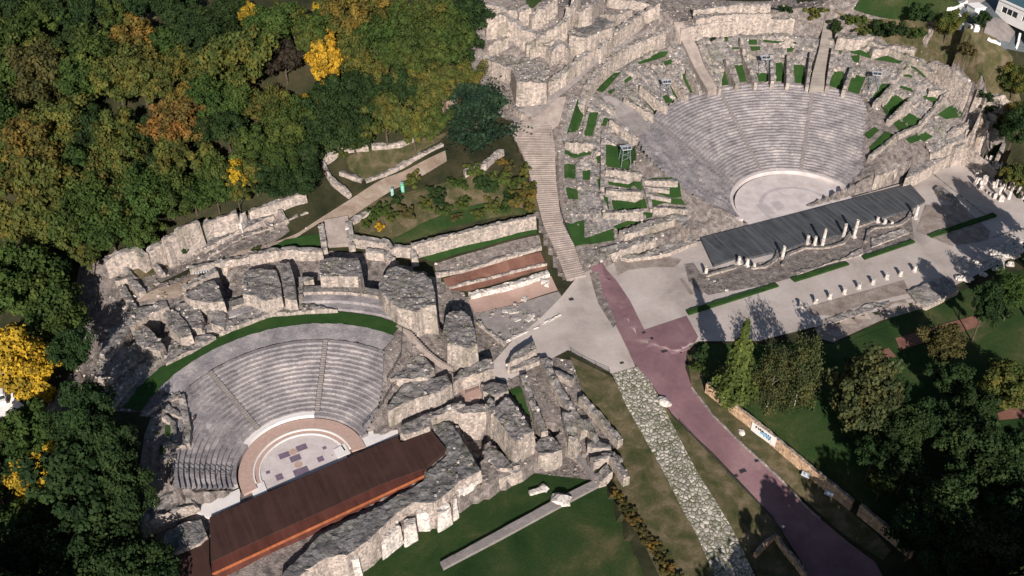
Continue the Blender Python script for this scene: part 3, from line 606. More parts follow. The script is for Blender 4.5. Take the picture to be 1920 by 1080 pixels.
# the masonry mass that those plots are sunk into
def substructure():
    r0, r1, p0, p1 = 40.2, 57.5, -1, 181; dr = .38; nr = int((r1-r0)/dr); npn = int((p1-p0)*rad(1)*48/.42)
    R, PH = np.meshgrid(np.linspace(r0, r1, nr), np.linspace(p0, p1, npn), indexing='ij')
    X = GC[0]+R*np.cos(GA+np.radians(PH)); Y = GC[1]+R*np.sin(GA+np.radians(PH)); Z = terr(X, Y)
    hole = np.zeros(X.shape, bool)
    for q in PXY: hole |= inpoly(X, Y, q) | inpoly(X, Y+.7, q) | inpoly(X, Y+1.4, q)
    nzv = np.array([noise.noise(Vector((x*.33, y*.33, 2.0)))*.7+noise.noise(Vector((x*1.1, y*1.1, 7.0)))*.5 for x, y in zip(X.ravel(), Y.ravel())]).reshape(X.shape)
    rp = np.cos(np.radians(PH)*2*30)      # a rib about every 6 degrees
    cel = np.array([noise.cell(Vector((r*.42, f*.33, 0)))*.8+noise.cell(Vector((r*.9+9, f*.7, 4)))*.5 for r, f in zip(R.ravel(), PH.ravel())]).reshape(X.shape)
    hgt = .2+nzv*.18+.62*cel+.35*np.clip(rp, -.4, 1)
    hgt = np.where(R > 54.3, .1+nzv*.3, np.clip(hgt, .15, 3))
    keep = (R < 54.6) | (PH > 136)
    hgt = np.where(PH > 150, np.clip(hgt, .1, 1.2), hgt)
    Zs = np.where(hole, Z-.15, Z+hgt)
    bm = bmesh.new(); vs = [bm.verts.new(p) for p in zip(X.ravel(), Y.ravel(), Zs.ravel())]
    for i in range(nr-1):
        for j in range(npn-1):
            if not (keep[i, j] and keep[i+1, j+1]): continue
            if hole[i, j] and hole[i+1, j] and hole[i, j+1] and hole[i+1, j+1]: continue
            bm.faces.new((vs[i*npn+j], vs[(i+1)*npn+j], vs[(i+1)*npn+j+1], vs[i*npn+j+1]))
    bmesh.ops.delete(bm, geom=[v for v in bm.verts if not v.link_faces], context='VERTS')
    return move_in(mesh_obj('vault_remains', bm, M['ruin']), GT)
substructure()
# walls that stand clear of the mass
for k, p, h in ((3, [(1120,290),(1165,420),(1262,592)], 2.4), (3, [(1040,470),(1132,602)], 2.2), (3, [(905,470),(1040,638)], 2.2), (3, [(725,575),(905,712)], 2.6), (3, [(615,655),(815,772)], 2.4), (3, [(520,805),(712,925)], 2.2),
                ('n', [(10,470),(150,778)], 2.4), ('n', [(205,200),(250,440),(390,765)], 2.6), ('n', [(585,410),(600,755)], 2.6), ('n', [(800,410),(795,770)], 2.6), ('n', [(1095,380),(1045,785)], 2.6), ('n', [(1370,330),(1295,810)], 2.4), ('n', [(1605,570),(1500,872)], 2.4),
                (4, [(850,560),(722,690)], 2.0), (4, [(975,650),(815,805)], 2.0), (4, [(1085,605),(1225,600),(1010,850)], 1.8), (4, [(870,905),(690,1050)], 2.0), (4, [(1040,830),(880,900)], 1.6),
                (5, [(490,275),(735,300)], 2.0), (5, [(490,410),(740,430)], 2.0), (5, [(750,345),(975,350)], 1.8), (5, [(760,390),(920,410)], 1.2), (5, [(770,440),(930,470)], 1.2), (5, [(450,430),(500,560)], 1.4), (5, [(470,20),(465,400)], 1.6), (5, [(740,330),(800,540)], 1.4), (5, [(210,90),(400,95)], 1.8), (5, [(470,560),(560,560),(740,550)], 2.2), (5, [(810,530),(1040,540)], 2.0)):
    wall('radial_wall', k, p, h*.88, .85, M['ruin'], GT, rough=.12, drop=.35, topn=.2)
# outer ring wall and the walls of the two horns
for p0, p1 in ((58, 92), (97.5, 118), (118, 138)):
    pts = []
    for ph in np.arange(p0, p1+.1, 2.0):
        q = pol(GC, GA, 55.0, ph); zg = float(gout(ph)); pts.append(np.array([*q, zg+(4.6 if ph < 118 else 4.6-(ph-118)*.09)]))
    block('ring_wall', strip(pts, 1.8), M['ruin_pale'], GT, rough=.25, drop=.3, zb=None, batter=.04)
for p0, p1 in ((34, 47), (16, 34)):
    pts = [np.array([*pol(GC, GA, 54.6, ph), float(gout(ph))+2.2]) for ph in np.arange(p0, p1+.1, 2.0)]
    block('ring_wall', strip(pts, 2.2), M['ruin'], GT, rough=.4, drop=.7)
block('horn_wall', HP(5, [(580,690),(700,650),(820,610),(960,575),(1050,590),(1060,640),(1040,690),(960,610),(720,690),(620,720)], 4.6), M['ruin_pale'], GT, zb=0, rough=.2)
block('horn_wall', HP(5, [(560,860),(590,850),(720,850),(840,800),(950,740),(1080,720),(1110,760),(1010,800),(880,850),(640,880)], 1.2), M['ruin_pale'], GT, zb=0)
block('horn_wall', HP(5, [(285,820),(350,780),(515,775),(510,800),(400,830),(340,870)], 2.2), M['white_stone'], GT, rough=.15)
block('horn_wall', HP(6, [(725,325),(880,270),(940,190),(1060,160),(1240,90),(1220,60),(1090,90),(920,130),(850,240),(715,300)], 4.2), M['ruin_pale'], GT, zb=0, rough=.2)
block('horn_wall', HP(6, [(930,330),(980,230),(1090,190),(1230,90),(1320,90),(1330,130),(1180,210),(1060,280),(1000,310)], 3.4), M['ruin_pale'], GT, zb=0, rough=.2)
area('ramp_path', F(6, [(1330,200),(1340,20),(1360,-70),(1460,-80),(1440,20),(1410,160)]), 'earth', .15)
for pts, h, t in (([(1330,190),(1345,60),(1365,-60)], 1.6, 1.0), ([(1415,150),(1465,0),(1490,-50)], 1.6, 1.0), ([(1560,180),(1600,90)], 1.6, .9), ([(1230,30),(1330,-30),(1380,-50)], 1.4, 1.4), ([(1250,120),(1320,90)], 1.5, 2.2)):
    wall('horn_wall', 6, pts, h, t, M['ruin_pale'], GT, rough=.25)
drape('brick_patch', HP(6, [(720,340),(870,285),(840,310),(780,345)], .9), M['redearth'], z=.9, kind=None, parent=GT, thick=.9)
# ramps
def ramp_slab(name, left, right, zl, m, parent, thick=2.0, n=30):
    """left/right: pixel lines, zl: heights along them"""
    bm = bmesh.new(); k = len(zl); L = [np.array([*plane(*p, z), z]) for p, z in zip(left, zl)]; R = [np.array([*plane(*p, z), z]) for p, z in zip(right, zl)]
    a = [bm.verts.new(p) for p in L]; b = [bm.verts.new(p) for p in R]; a2 = [bm.verts.new((p[0], p[1], p[2]-thick)) for p in L]; b2 = [bm.verts.new((p[0], p[1], p[2]-thick)) for p in R]
    for i in range(k-1):
        for q in ((a[i], b[i], b[i+1], a[i+1]), (a[i], a[i+1], a2[i+1], a2[i]), (b[i+1], b[i], b2[i], b2[i+1])): bm.faces.new(q)
    bm.faces.new((a[0], a2[0], b2[0], b[0])); bm.faces.new((a[-1], b[-1], b2[-1], a2[-1]))
    bmesh.ops.recalc_face_normals(bm, faces=bm.faces[:])
    return move_in(mesh_obj(name, bm, M[m]), parent)
ramp_slab('gangway', F(4, [(282,590),(300,500),(345,330),(405,0),(420,-60)]), F(4, [(380,590),(385,500),(410,330),(480,0),(500,-60)]), [13.6, 15.5, 19.5, 27, 28.5], 'walk', GT, 4)
ramp_slab('gangway', F(3, [(1180,615),(1090,460),(1000,270),(950,150)]), F(3, [(1240,590),(1180,420),(1080,270),(1010,150)]), [14.0, 17, 21.5, 26.0], 'stairs', GT, 3)
ramp_slab('gangway', F(3, [(700,920),(560,800),(430,650)]), F(3, [(790,850),(690,740),(530,650)]), [13.2, 15.0, 18.2], 'pave', GT, 3)
# ------------------------------------------------------------------ odeon
OAIS = [112, 60]
for lo, hi in ((olo, lambda r: 60-60*.5/r), (lambda r: 60+60*.5/r, lambda r: 112-60*.5/r), (lambda r: 112+60*.5/r, ohi)):
    seats('seating_wedge', OC, OA, 12.4, .9, .79, .42, 16, lo, hi, 'seat', OT, .07)
for ph in OAIS: aisle(OC, OA, ph, 12.4, .9, .79, .42, 16, .9, OT)
ring('podium', OC, OA, 11.5, 12.6, 62, 130, 'white', OT, z=1.02, thick=1.1)
ring('podium', OC, OA, 11.5, 12.6, 130.3, 176, 'seat', OT, z=.98, thick=1.1); ring('podium', OC, OA, 11.5, 12.6, 6, 61.7, 'seat', OT, z=.98, thick=1.1)
ring('step_ring', OC, OA, 8.7, 11.2, -6, 188, 'rose', OT, z=.5, thick=.6); ring('step_edge', OC, OA, 8.45, 8.7, 0, 180, 'white', OT, z=.52, thick=.6)
ring('step_ring', OC, OA, 7.75, 8.45, -6, 186, 'rose', OT, z=.28, thick=.4); ring('step_edge', OC, OA, 7.5, 7.75, 0, 180, 'white', OT, z=.30, thick=.4)
disc('orchestra_floor', OC, OA, 7.6, -2.2, 'marble', OT, .1, thick=.2)
ring('upper_walk', OC, OA, 25.0, 29.0, 33, 130, 'seat', OT, .35, nr=8, wob=.25)
ring('upper_tier', OC, OA, 32.9, 34.5, 38, 96, 'seat', OT, z=8.9, thick=1.2); ring('upper_tier', OC, OA, 34.5, 36.4, 42, 96, 'seat', OT, z=9.6, thick=1.4); ring('upper_tier', OC, OA, 36.4, 38.4, 46, 92, 'ruin', OT, z=10.3, thick=1.6)
o = ring('grass_ring', OC, OA, 29.0, 32.4, 34, 141, 'plot', OT, .30, nr=5, wob=.5)
for p, s in (((1055,265),(1.9,1.3)), ((1130,285),(1.9,1.4)), ((1172,213),(1.9,1.4)), ((1300,290),(1.1,1.2)), ((1168,372),(2.6,1.5)), ((1022,412),(1.2,1.4)), ((945,380),(.7,.7)), ((1326,215),(.7,.7))):
    q = plane(*full('c', p), .11); bm = bmesh.new(); add_box(bm, (q[0], q[1], .112), (*s, .02), OA); move_in(mesh_obj('dark_inlay', bm, M['purple_inlay']), OT)
for p, r in (((1115,242),.75), ((1150,328),.75)):
    q = plane(*full('c', p), .11); bm = bmesh.new(); add_cyl(bm, (q[0], q[1], .1), (q[0], q[1], .125), r, n=24); move_in(mesh_obj('round_inlay', bm, M['rose']), OT)
for k, p in (('c', [(450,645),(480,600),(620,548),(750,490),(758,520),(755,585),(540,688)]), ('c', [(825,480),(915,440),(942,510),(850,552)]), ('b', [(1390,945),(1460,905),(1500,970),(1415,1003)]), ('d', [(25,812),(200,705),(262,728),(292,770),(290,800),(62,883)])):
    drape('entrance_floor', HP(k, p, .3), M['white'], z=.3, kind=None, parent=OT, thick=.4)
BD = HP('c', [(550,684)], .95)+HP('e', [(480,125),(500,165),(690,92),(785,205),(640,328)], .95)+HP('c', [(1728,452),(900,826),(560,985)], .95)
drape('stage_deck', BD, M['brown_deck'], z=.95, thick=1.4, kind=None, parent=OT)
drape('stage_deck', HP('c', [(546,835),(548,985),(566,1062),(575,1130),(240,1130),(235,1040),(290,945)], .5), M['brown_deck'], z=.5, thick=1.0, kind=None, parent=OT)
RB = HP('c', [(563,985),(900,828),(1728,454)], .7)+HP('e', [(640,330),(645,366)], .7)+HP('c', [(1728,522),(900,905),(566,1062)], .7)
drape('stage_back_ledge', RB, M['rust'], z=.7, thick=2.2, kind=None, parent=OT)
OB = [RB[7], RB[6], RB[5], RB[4]]
q0, q1 = RB[7], RB[4]; dv = (q1-q0)/np.linalg.norm(q1-q0); nv = np.array([dv[1], -dv[0], 0])*.06
bm = bmesh.new(); vs = [bm.verts.new(p) for p in (q0+nv-[0,0,.62], q1+nv-[0,0,.62], q1+nv+[0,0,.02], q0+nv+[0,0,.02])]; bm.faces.new(vs)
vb = [bm.verts.new(v.co-Vector(nv)*.8) for v in vs]; bm.faces.new(vb[::-1])
for i in range(4): bm.faces.new((vs[i], vb[i], vb[(i+1) % 4], vs[(i+1) % 4]))
bmesh.ops.recalc_face_normals(bm, faces=bm.faces[:]); move_in(mesh_obj('stage_back_panel', bm, M['orange']), OT)  # upright back edge of the stage, its sunlit look painted in
rim = []
for ph in np.arange(95, 145, 3.0): rim.append(np.array([*pol(OC, OA, 34.6, ph), 9.0]))
block('rim_wall', strip(rim, 2.0), M['ruin_pale'], OT, rough=.35, drop=.6, topn=.5)
def ob(k, p, z, m='ruin', **kw): return block(kw.pop('name', 'massif'), HP(k, p, z), M[m], OT, **kw)
# massifs around the back
ob(8, [(-5,520),(60,512),(255,515),(275,560),(290,640),(265,690),(255,640),(0,640)], 13, rough=.22, drop=.5)
ob(8, [(5,690),(250,700),(395,735),(430,800),(560,850),(600,900),(560,880),(300,800),(20,790)], 9.6, rough=.2, name='ledge')
ob(8, [(460,580),(520,570),(620,600),(700,620),(750,660),(775,740),(780,830),(690,850),(650,880),(520,840),(420,760),(395,690),(430,630)], 13, rough=.25, drop=.5)
ob(8, [(850,900),(900,870),(960,868),(1010,900),(1040,980),(1060,1090),(1000,1120),(860,1090),(830,1000)], 8.5, rough=.3, drop=.6)
ob(7, [(1070,400),(1100,365),(1285,372),(1320,480),(1325,555),(1230,590),(1100,545),(1060,540)], 12.5, rough=.22, drop=.5)
ob(7, [(1285,335),(1375,322),(1410,440),(1425,580),(1345,570),(1310,380)], 12, rough=.25, drop=.5)
ob(7, [(660,540),(780,470),(870,445),(910,520),(935,590),(830,600),(700,570)], 12.5, rough=.25, drop=.5)
ob(7, [(575,620),(740,580),(800,700),(780,770),(700,770),(640,680)], 10.5, rough=.25, drop=.5)
ob(7, [(540,660),(600,640),(690,740),(720,820),(640,840),(560,760)], 11, rough=.25, drop=.5)
ob(7, [(810,640),(900,620),(960,680),(930,760),(850,740)], 10.5, rough=.4)
ob(7, [(330,790),(390,745),(450,790),(530,880),(500,920),(400,900),(340,860)], 11, rough=.25, drop=.5)
ob(7, [(180,760),(330,640),(480,600),(540,580),(560,620),(420,680),(300,760),(230,870),(130,960),(90,930)], 10.5, rough=.35, drop=.6)
ob(7, [(60,1020),(130,960),(250,900),(330,870),(430,930),(300,1010),(180,1100),(80,1110)], 9.5, rough=.5, drop=.8, topn=.6)
ob(7, [(560,900),(700,850),(800,800),(880,830),(700,930),(540,1010)], 9.2, rough=.4, topn=.5)
ob(7, [(1440,420),(1540,420),(1540,450),(1470,450),(1465,540),(1440,570)], 11, 'ruin_pale', rough=.12, drop=.2, name='small_wall')
ob(7, [(940,590),(1060,550),(1240,600),(1420,600),(1600,620),(1700,640),(1500,650),(1240,670),(1000,760),(900,800)], 9.6, rough=.4, topn=.5, name='ledge')
# back corridor walls
for k, p, h, t in ((7, [(660,490),(880,375)], 2.2, 1.3), (7, [(1100,270),(1330,235),(1600,240)], 2.4, 1.4), (8, [(225,370),(430,400),(500,450)], 2.2, 1.5), (8, [(310,455),(440,470),(490,520)], 2.0, 1.5), (8, [(190,260),(215,430)], 1.8, 1.4), (8, [(5,280),(30,450)], 2.0, 1.2), (7, [(700,360),(1000,300),(1110,280)], 1.6, 1.2), (8, [(500,430),(620,440),(640,510)], 2.4, 1.4)):
    wall('corridor_wall', k, p, h, t, M['ruin_pale'], OT, drop=.5)
bm = bmesh.new()
for (ax, ay), (bx, by), n in (((750,375),(890,365),9),):
    for i in range(n):
        a = hit(*full(7, (ax+(bx-ax)*i/(n-1), ay+(by-ay)*i/(n-1)))); add_box(bm, (a[0], a[1]-.8, a[2]+.5), (.25, 2.6, .3))
move_in(mesh_obj('metal_steps', bm, M['steel']), OT)
bm = bmesh.new()
for i in range(9):
    a = hit(*full(7, (790+15*i, 600+1.5*i)), 1.2); add_box(bm, (a[0], a[1], a[2]), (.3, 1.8, .3))
move_in(mesh_obj('metal_steps', bm, M['steel']), OT)
# masonry right of the seats
ob('d', [(345,230),(430,260),(520,370),(480,420),(330,440),(240,440),(310,330)], 5.5, rough=.3, topn=.4)
ob('d', [(265,540),(330,470),(600,405),(632,470),(560,520),(400,560),(230,640),(215,620)], 4.6, rough=.3, drop=.5)
ob('d', [(690,372),(770,335),(880,310),(900,365),(800,400),(690,430),(640,460),(640,420)], 4.0, rough=.25, drop=.4)
ob('d', [(1010,285),(1060,255),(1150,195),(1168,240),(1090,290),(1010,320),(985,340)], 2.6, 'ruin_pale', rough=.2)
ob('d', [(310,735),(480,650),(700,575),(715,600),(600,640),(500,690),(490,735),(330,790),(305,775)], 2.4, rough=.15, drop=.2)
ob('e', [(690,52),(800,25),(850,90),(1000,335),(860,405),(800,470),(700,540),(590,530),(470,600),(380,690),(300,770),(160,860),(40,870),(-160,1010),(-260,1000),(-60,800),(0,735),(300,590),(640,400),(660,350),(790,240),(730,120)], .6, 'ruin_dark', rough=.3, drop=.4, topn=.25, step=.7, name='stage_back_wall')
for p in ([(590,560),(640,525),(690,570),(670,600),(600,600)], [(720,570),(790,510),(810,560),(730,610)], [(400,690),(480,640),(500,680),(380,780)], [(520,640),(590,620),(592,660),(520,700)], [(60,870),(150,840),(160,870),(60,900)], [(180,850),(240,830),(240,880),(180,890)], [(850,440),(990,350),(1000,380),(860,470)], [(820,500),(845,480),(850,520),(825,540)]):
    ob('e', p, -1.2, 'white_stone', rough=.25, drop=.5, name='buttress')
ob('d', [(640,640),(690,610),(820,592),(870,610),(890,640),(820,650),(700,655)], 2.0, 'ruin_pale', rough=.15, drop=.3, name='room_wall')
ob('d', [(840,600),(870,555),(905,570),(905,640),(880,655)], 3.2, rough=.15, name='room_wall')
ob('d', [(880,640),(930,590),(990,555),(1060,640),(1150,765),(1100,790),(1035,840),(960,740)], 2.6, rough=.3, drop=.4, batter=.14)
ob('d', [(1150,860),(1200,810),(1255,795),(1300,830),(1330,880),(1270,910),(1180,920)], -1.4, rough=.3)
ob('e', [(1010,210),(1060,190),(1130,230),(1190,290),(1190,320),(1100,320),(1040,260)], -1.6, rough=.35, drop=.5)
ob('e', [(1185,320),(1240,300),(1258,310),(1255,330),(1110,385),(1100,350)], -2.6, 'ruin_pale', rough=.2)
ob('e', [(1180,250),(1215,230),(1250,260),(1240,300),(1200,310)], -1.8, rough=.2)
ob('d', [(815,480),(880,455),(985,470),(990,510),(900,540),(830,520)], 2.4, rough=.2, name='room_wall')
for k, p, h, t in (('d', [(1085,410),(1130,560),(1220,770)], 2.2, 1.3), ('d', [(1215,300),(1270,430),(1400,640),(1470,760)], 2.4, 1.5), ('d', [(1270,380),(1400,440)], 1.6, 1.2), ('d', [(1450,540),(1590,690),(1700,820)], 2.2, 1.2), ('d', [(1360,640),(1400,800),(1440,880)], 2.6, 1.8), ('d', [(1000,370),(1200,300)], 1.4, 1.1), ('d', [(1480,690),(1560,850)], 2.0, 1.2), ('d', [(1640,900),(1740,1060)], 2.4, 1.2), ('d', [(1420,920),(1560,1080)], 1.0, 1.3), ('d', [(1140,610),(1210,760)], 1.6, 1.0), ('d', [(1100,330),(1220,300),(1260,330)], 1.2, 1.0), ('d', [(1490,850),(1640,860)], 2.0, 1.5), ('e', [(1690,270),(1800,230),(1870,270)], 2.0, 1.4), ('e', [(1720,380),(1800,320)], 1.8, 2.0)):
    wall('cross_wall', k, p, h, t, M['ruin'], OT, rough=.3, drop=.6)
drape('passage_floor', [hit(*p) for p in F('d', [(640,500),(880,410),(900,430),(800,600),(720,610),(700,540)])], M['pink'], .2, kind=None, parent=OT)
drape('sunken_grass', [hit(*p) for p in F('d', [(990,520),(1060,490),(1130,590),(1130,690),(1080,640)])], M['plot'], .2, kind=None, parent=OT)
bm = bmesh.new()
for i in range(22):
    t = i/21; px = 420+170*t**1.1; py = 190+190*t; a = hit(*full('d', (330+250*t, 130+230*t+30*math.sin(t*3))), .2)
    add_box(bm, (a[0], a[1], a[2]-.2), (3.8, .5, .8), rad(-35+25*t))
move_in(mesh_obj('curved_stair', bm, M['stairs']), OT)
# left end of the odeon
ob('c', [(250,770),(380,720),(490,690),(530,800),(480,850),(280,935),(235,880)], 1.4, 'ruin_dark', rough=.2, drop=.2)
ob('c', [(40,520),(90,480),(200,400),(300,350),(310,480),(430,545),(470,590),(300,640),(70,740),(50,640)], 2.4, rough=.5, drop=.6, topn=.6, zb=-.3)
drape('passage_floor', [hit(*p) for p in F('c', [(20,790),(440,640),(460,665),(200,800),(30,870)])], M['pink'], .2, kind=None, parent=OT)
for p, z in (([(240,890),(380,900),(390,940),(250,930)], 4), ([(215,990),(330,960),(340,1000),(240,1030)], 3.2)):
    ob('b', p, z, rough=.3, name='side_wall')
for k, pts, h, t in (('b', [(100,690),(240,600),(350,560)], 1.2, 1.6), ('b', [(355,565),(380,680),(400,800),(390,900)], 1.6, 1.4), ('b', [(240,720),(300,760),(310,880)], 1.4, 1.2), ('b', [(230,905),(380,895)], 1.6, 1.2), ('b', [(215,1000),(320,985)], 1.4, 1.2), ('b', [(240,640),(300,690),(360,700)], 1.0, 1.6)):
    wall('side_wall', k, pts, h*.65, t*.8, M['ruin'], OT, rough=.25, drop=.5)
for pts in ([(250,790),(310,780),(315,850),(250,860)], [(215,925),(370,905),(360,935),(210,990)]):
    drape('grass_plot', [hit(*p) for p in F('b', pts)], M['plot'], .15, kind=None, parent=OT)
# ------------------------------------------------------------------ ruins on the plateau at the top
def ruin(k, p, z, label, m='ruin', name='ruined_wall', cat='ruin', **kw):
    o = block(name, HP(k, p, z), M[m], None, **kw); return tag(o, label, cat)
ruin('o', [(150,452),(260,350),(400,300),(480,320),(560,400),(700,500),(770,590),(740,690),(620,690),(490,680),(440,570),(280,520)], 25.5, 'broad streaked stone bastion at the top of the long stairway', 'ruin_pale', 'ruined_bastion', rough=.25, drop=.4, topn=.4, step=1.2)
ruin('o', [(910,230),(1000,160),(1120,130),(1230,140),(1320,185),(1300,225),(1200,260),(1060,320),(935,300)], 30.6, 'round ruined tower with a flat dark grey top', 'ruin_pale', 'ruined_tower', rough=.2, drop=.3, topn=.2)
_t = drape('tower_top', [np.array([*p[:2], 0]) for p in HP('o', [(950,230),(1020,175),(1120,145),(1220,155),(1290,190),(1200,240),(1060,290)], 30.8)], M['ruin_dark'], z=30.95, kind=None); move_in(_t, bpy.data.objects['ruined_tower'])
for k, p, h, t, lab in (('o', [(760,680),(880,600),(1000,500),(1100,420)], 3.5, 1.6, 'long terrace wall running uphill from the bastion towards the round tower'),
    ('o', [(1180,400),(1330,250),(1560,90),(1700,20)], 3.5, 1.6, 'long terrace wall above the upper path, right of the round tower'),
    ('o', [(225,140),(360,110),(480,170),(560,240),(660,260)], 4.5, 2.0, 'streaked wall at the wood edge above the green patch, top left of the ruins'),
    ('o', [(610,120),(700,60),(820,-20)], 4.0, 1.6, 'pale wall beside the dark meadow at the top edge of the ruins'),
    ('o', [(640,330),(760,240),(890,170),(960,40),(1000,-40)], 4.0, 1.8, 'tall kinked wall climbing past the left side of the round tower'),
    ('o', [(1000,100),(1100,40),(1200,-20)], 4.0, 1.6, 'pale wall just behind the round tower'),
    ('o', [(1210,120),(1330,110),(1450,70)], 3.0, 1.4, 'low wall touching the round tower on its right'),
    ('o', [(570,360),(660,330),(760,380)], 3.0, 1.6, 'short grey wall between the bastion and the kinked wall'),
    ('o', [(760,420),(850,350),(930,400)], 3.5, 2.2, 'stub of yellowish wall below the round tower'),
    ('o', [(240,380),(330,330),(410,300)], 2.5, 1.4, 'low grey wall on the back edge of the bastion'),
    ('o', [(190,10),(330,40),(420,70),(500,90)], 3.0, 1.6, 'ragged low wall at the top edge beside the wood'),
    ('o', [(500,80),(600,50)], 3.5, 2.4, 'square wall stump below the dark meadow'),
    ('o', [(1250,-30),(1450,-10),(1620,20)], 2.5, 1.4, 'low wall along the top edge above the rubble field'),
    ('o', [(600,400),(740,350),(840,300)], 2.5, 1.3, 'thin wall stepping up behind the bastion top')):
    o = wall('ruined_wall', k, p, h, t, M['ruin_pale'], rough=.2, drop=.6, topn=.3); tag(o, lab, 'ruin')
for k, p, h, t, lab in ((3, [(1090,110),(1300,85),(1600,80)], 2.0, 2.2, 'pale upper terrace wall behind the ring wall of the large theatre'), (3, [(1080,60),(1350,25),(1600,20)], 2.2, 1.5, 'mauve ruined wall running below the top edge of the photo'),
    (4, [(470,240),(600,250),(700,230)], 2.5, 2.5, 'pinkish rubble wall right of the long plank gangway'), (4, [(700,330),(860,300),(1000,330)], 2.0, 2.0, 'low pink wall below the scrub, behind the right ring of plots'),
    (4, [(1060,270),(1085,220),(1110,180)], 1.2, 1.3, 'white broken wall standing alone in the scrub'), (4, [(1100,400),(1280,470),(1380,560)], 1.0, 1.6, 'jagged grey wall along the right rim of the large theatre'),
    (4, [(1450,640),(1580,620),(1680,690),(1620,740)], 1.4, 3.0, 'pale rock outcrop at the far right beyond the theatre rim'), (4, [(1420,600),(1520,760),(1570,850)], 1.3, 1.3, 'steep white wall descending the far right slope')):
    o = wall('ruined_wall', k, p, h, t, M['ruin_pale'], rough=.25, drop=.7, topn=.3); tag(o, lab, 'ruin')
# left: cliff wall and cross walls behind the odeon
for k, p, h, t, m, lab in ((7, [(420,240),(560,160),(700,90),(830,40),(1020,-20)], 4.6, 1.4, 'ruin_pale', 'long pink retaining wall along the foot of the wood'),
    (7, [(130,300),(250,250),(340,235),(400,280)], 4.0, 1.6, 'ruin_pale', 'leftmost stretch of pale wall below the wood, beside the shaded ruins'),
    (7, [(520,170),(640,90),(760,40)], 7.0, 1.0, 'ruin_pale', 'upper parapet set back above the long pink retaining wall'),
    (7, [(1040,10),(1060,-20),(1030,60)], 2.5, 1.2, 'white_stone', 'white stub pillar beside the long pink retaining wall'),
    (7, [(430,290),(520,400)], 1.3, .9, 'ruin', 'thin grey cross wall, left of the pair with the brown plot between'), (7, [(545,240),(620,320)], 1.3, .9, 'ruin', 'thin grey cross wall holding a white stone at its top end'),
    (7, [(680,170),(750,245)], 1.3, .9, 'ruin', 'thin grey cross wall right of the dark green bush'), (7, [(940,50),(990,90)], 1.3, .9, 'ruin', 'shortest thin cross wall by the white stub pillar'),
    (7, [(260,350),(330,430)], 1.4, 1.0, 'ruin', 'cross wall at the left end of the row, beside the shade'), (7, [(200,440),(290,420),(380,520)], 1.6, 1.4, 'ruin', 'bent wall around the dark square pit'), (7, [(240,480),(330,640)], 1.6, 1.4, 'ruin', 'sloping wall on the left side of the dark square pit'),
    (7, [(780,230),(900,150),(1100,60),(1250,-10)], .9, 2.4, 'ruin_dark', 'low broad grey footing parallel to the long pink retaining wall'),
    (2, [(20,790),(100,730),(240,720)], 1.8, 1.0, 'ruin_pale', 'white ruined wall under the amber tree at the wood edge'), (2, [(10,810),(60,900),(150,970)], 1.6, .9, 'ruin_pale', 'pale wall dropping from the wood edge to the dirt path'),
    (2, [(230,905),(330,870),(480,790),(620,720)], .8, .9, 'ruin_pale', 'straight low wall beside the dry meadow and the dirt path'), (2, [(260,730),(400,720),(480,690)], 1.0, 1.0, 'ruin_pale', 'low rough wall between the amber tree and the dry meadow'), (2, [(100,860),(210,900)], 1.0, .9, 'ruin', 'short wall at the lower left corner of the dry meadow'),
    (7, [(1180,20),(1260,90)], 1.2, .8, 'ruin', 'thin cross wall between the white stub pillar and the square landing'), (7, [(1300,-40),(1360,40)], 1.3, .8, 'ruin', 'thin cross wall just left of the square landing'), (7, [(1100,-20),(1300,-90),(1480,-150)], 2.4, 1.0, 'ruin_pale', 'pale wall continuing the long pink retaining wall towards the landing'), (7, [(820,290),(1060,150),(1300,60),(1500,-20)], .5, .7, 'ruin', 'low straight footing along the upper side of the dirt path'),
    (2, [(730,860),(830,820),(920,750)], 1.5, 1.2, 'ruin_pale', 'pale kerb wall below the dark cedar'), (2, [(860,430),(960,510),(1030,570)], 1.8, 1.2, 'ruin', 'low wall right of the cedar leading to the top of the stairway'),
    (8, [(615,420),(800,375),(1000,322),(1200,280),(1450,225)], 3.4, 1.0, 'ruin_pale', 'long pale retaining wall below the green meadow'), (8, [(780,620),(1000,575),(1250,500),(1490,430)], .9, .9, 'ruin_pale', 'low pale wall above the red earth terrace'),
    (8, [(870,705),(1100,650),(1350,585),(1530,545)], .8, .5, 'ruin_pale', 'thin low ledge wall in the middle of the red earth terrace'), (8, [(1010,755),(1200,710),(1400,655),(1540,605)], 1.1, 1.3, 'white_stone', 'white stone wall above the pink terrace'),
    (8, [(1490,660),(1540,660),(1530,690)], 1.0, 1.0, 'white_stone', 'white stone stump at the right end of the white wall'), (8, [(1240,1080),(1380,1010),(1500,960),(1620,890)], .5, .6, 'white_stone', 'line of white stones edging the grey terrace'), (8, [(1060,940),(1150,1010),(1250,1090)], .8, .7, 'ruin_pale', 'low slanting wall left of the grey terrace'),
    (8, [(200,260),(340,190)], 1.2, 1.2, 'ruin_pale', 'short pale wall above the paved slab walkway')):
    o = wall('ruined_wall', k, p, h, t, M[m], rough=.25, drop=.5); tag(o, lab, 'wall')
o = area('slab_walk', F(8, [(30,280),(190,250),(215,440),(45,450)]), 'stairs', .8, kind=None, thick=1); tag(o, 'square paved stone landing behind the smaller theatre', 'landing')
kb = dens(H('g', [(530,128),(640,272),(760,392),(870,492),(990,602),(1100,722),(1180,790)]), 2.0)
for q in kb: q[2] += .3
tag(block('kerb', strip(kb, .35), M['ruin_pale'], None, rough=.02, drop=.02, topn=.02, batter=0, step=2), 'pale kerb along the right edge of the purple road', 'kerb')
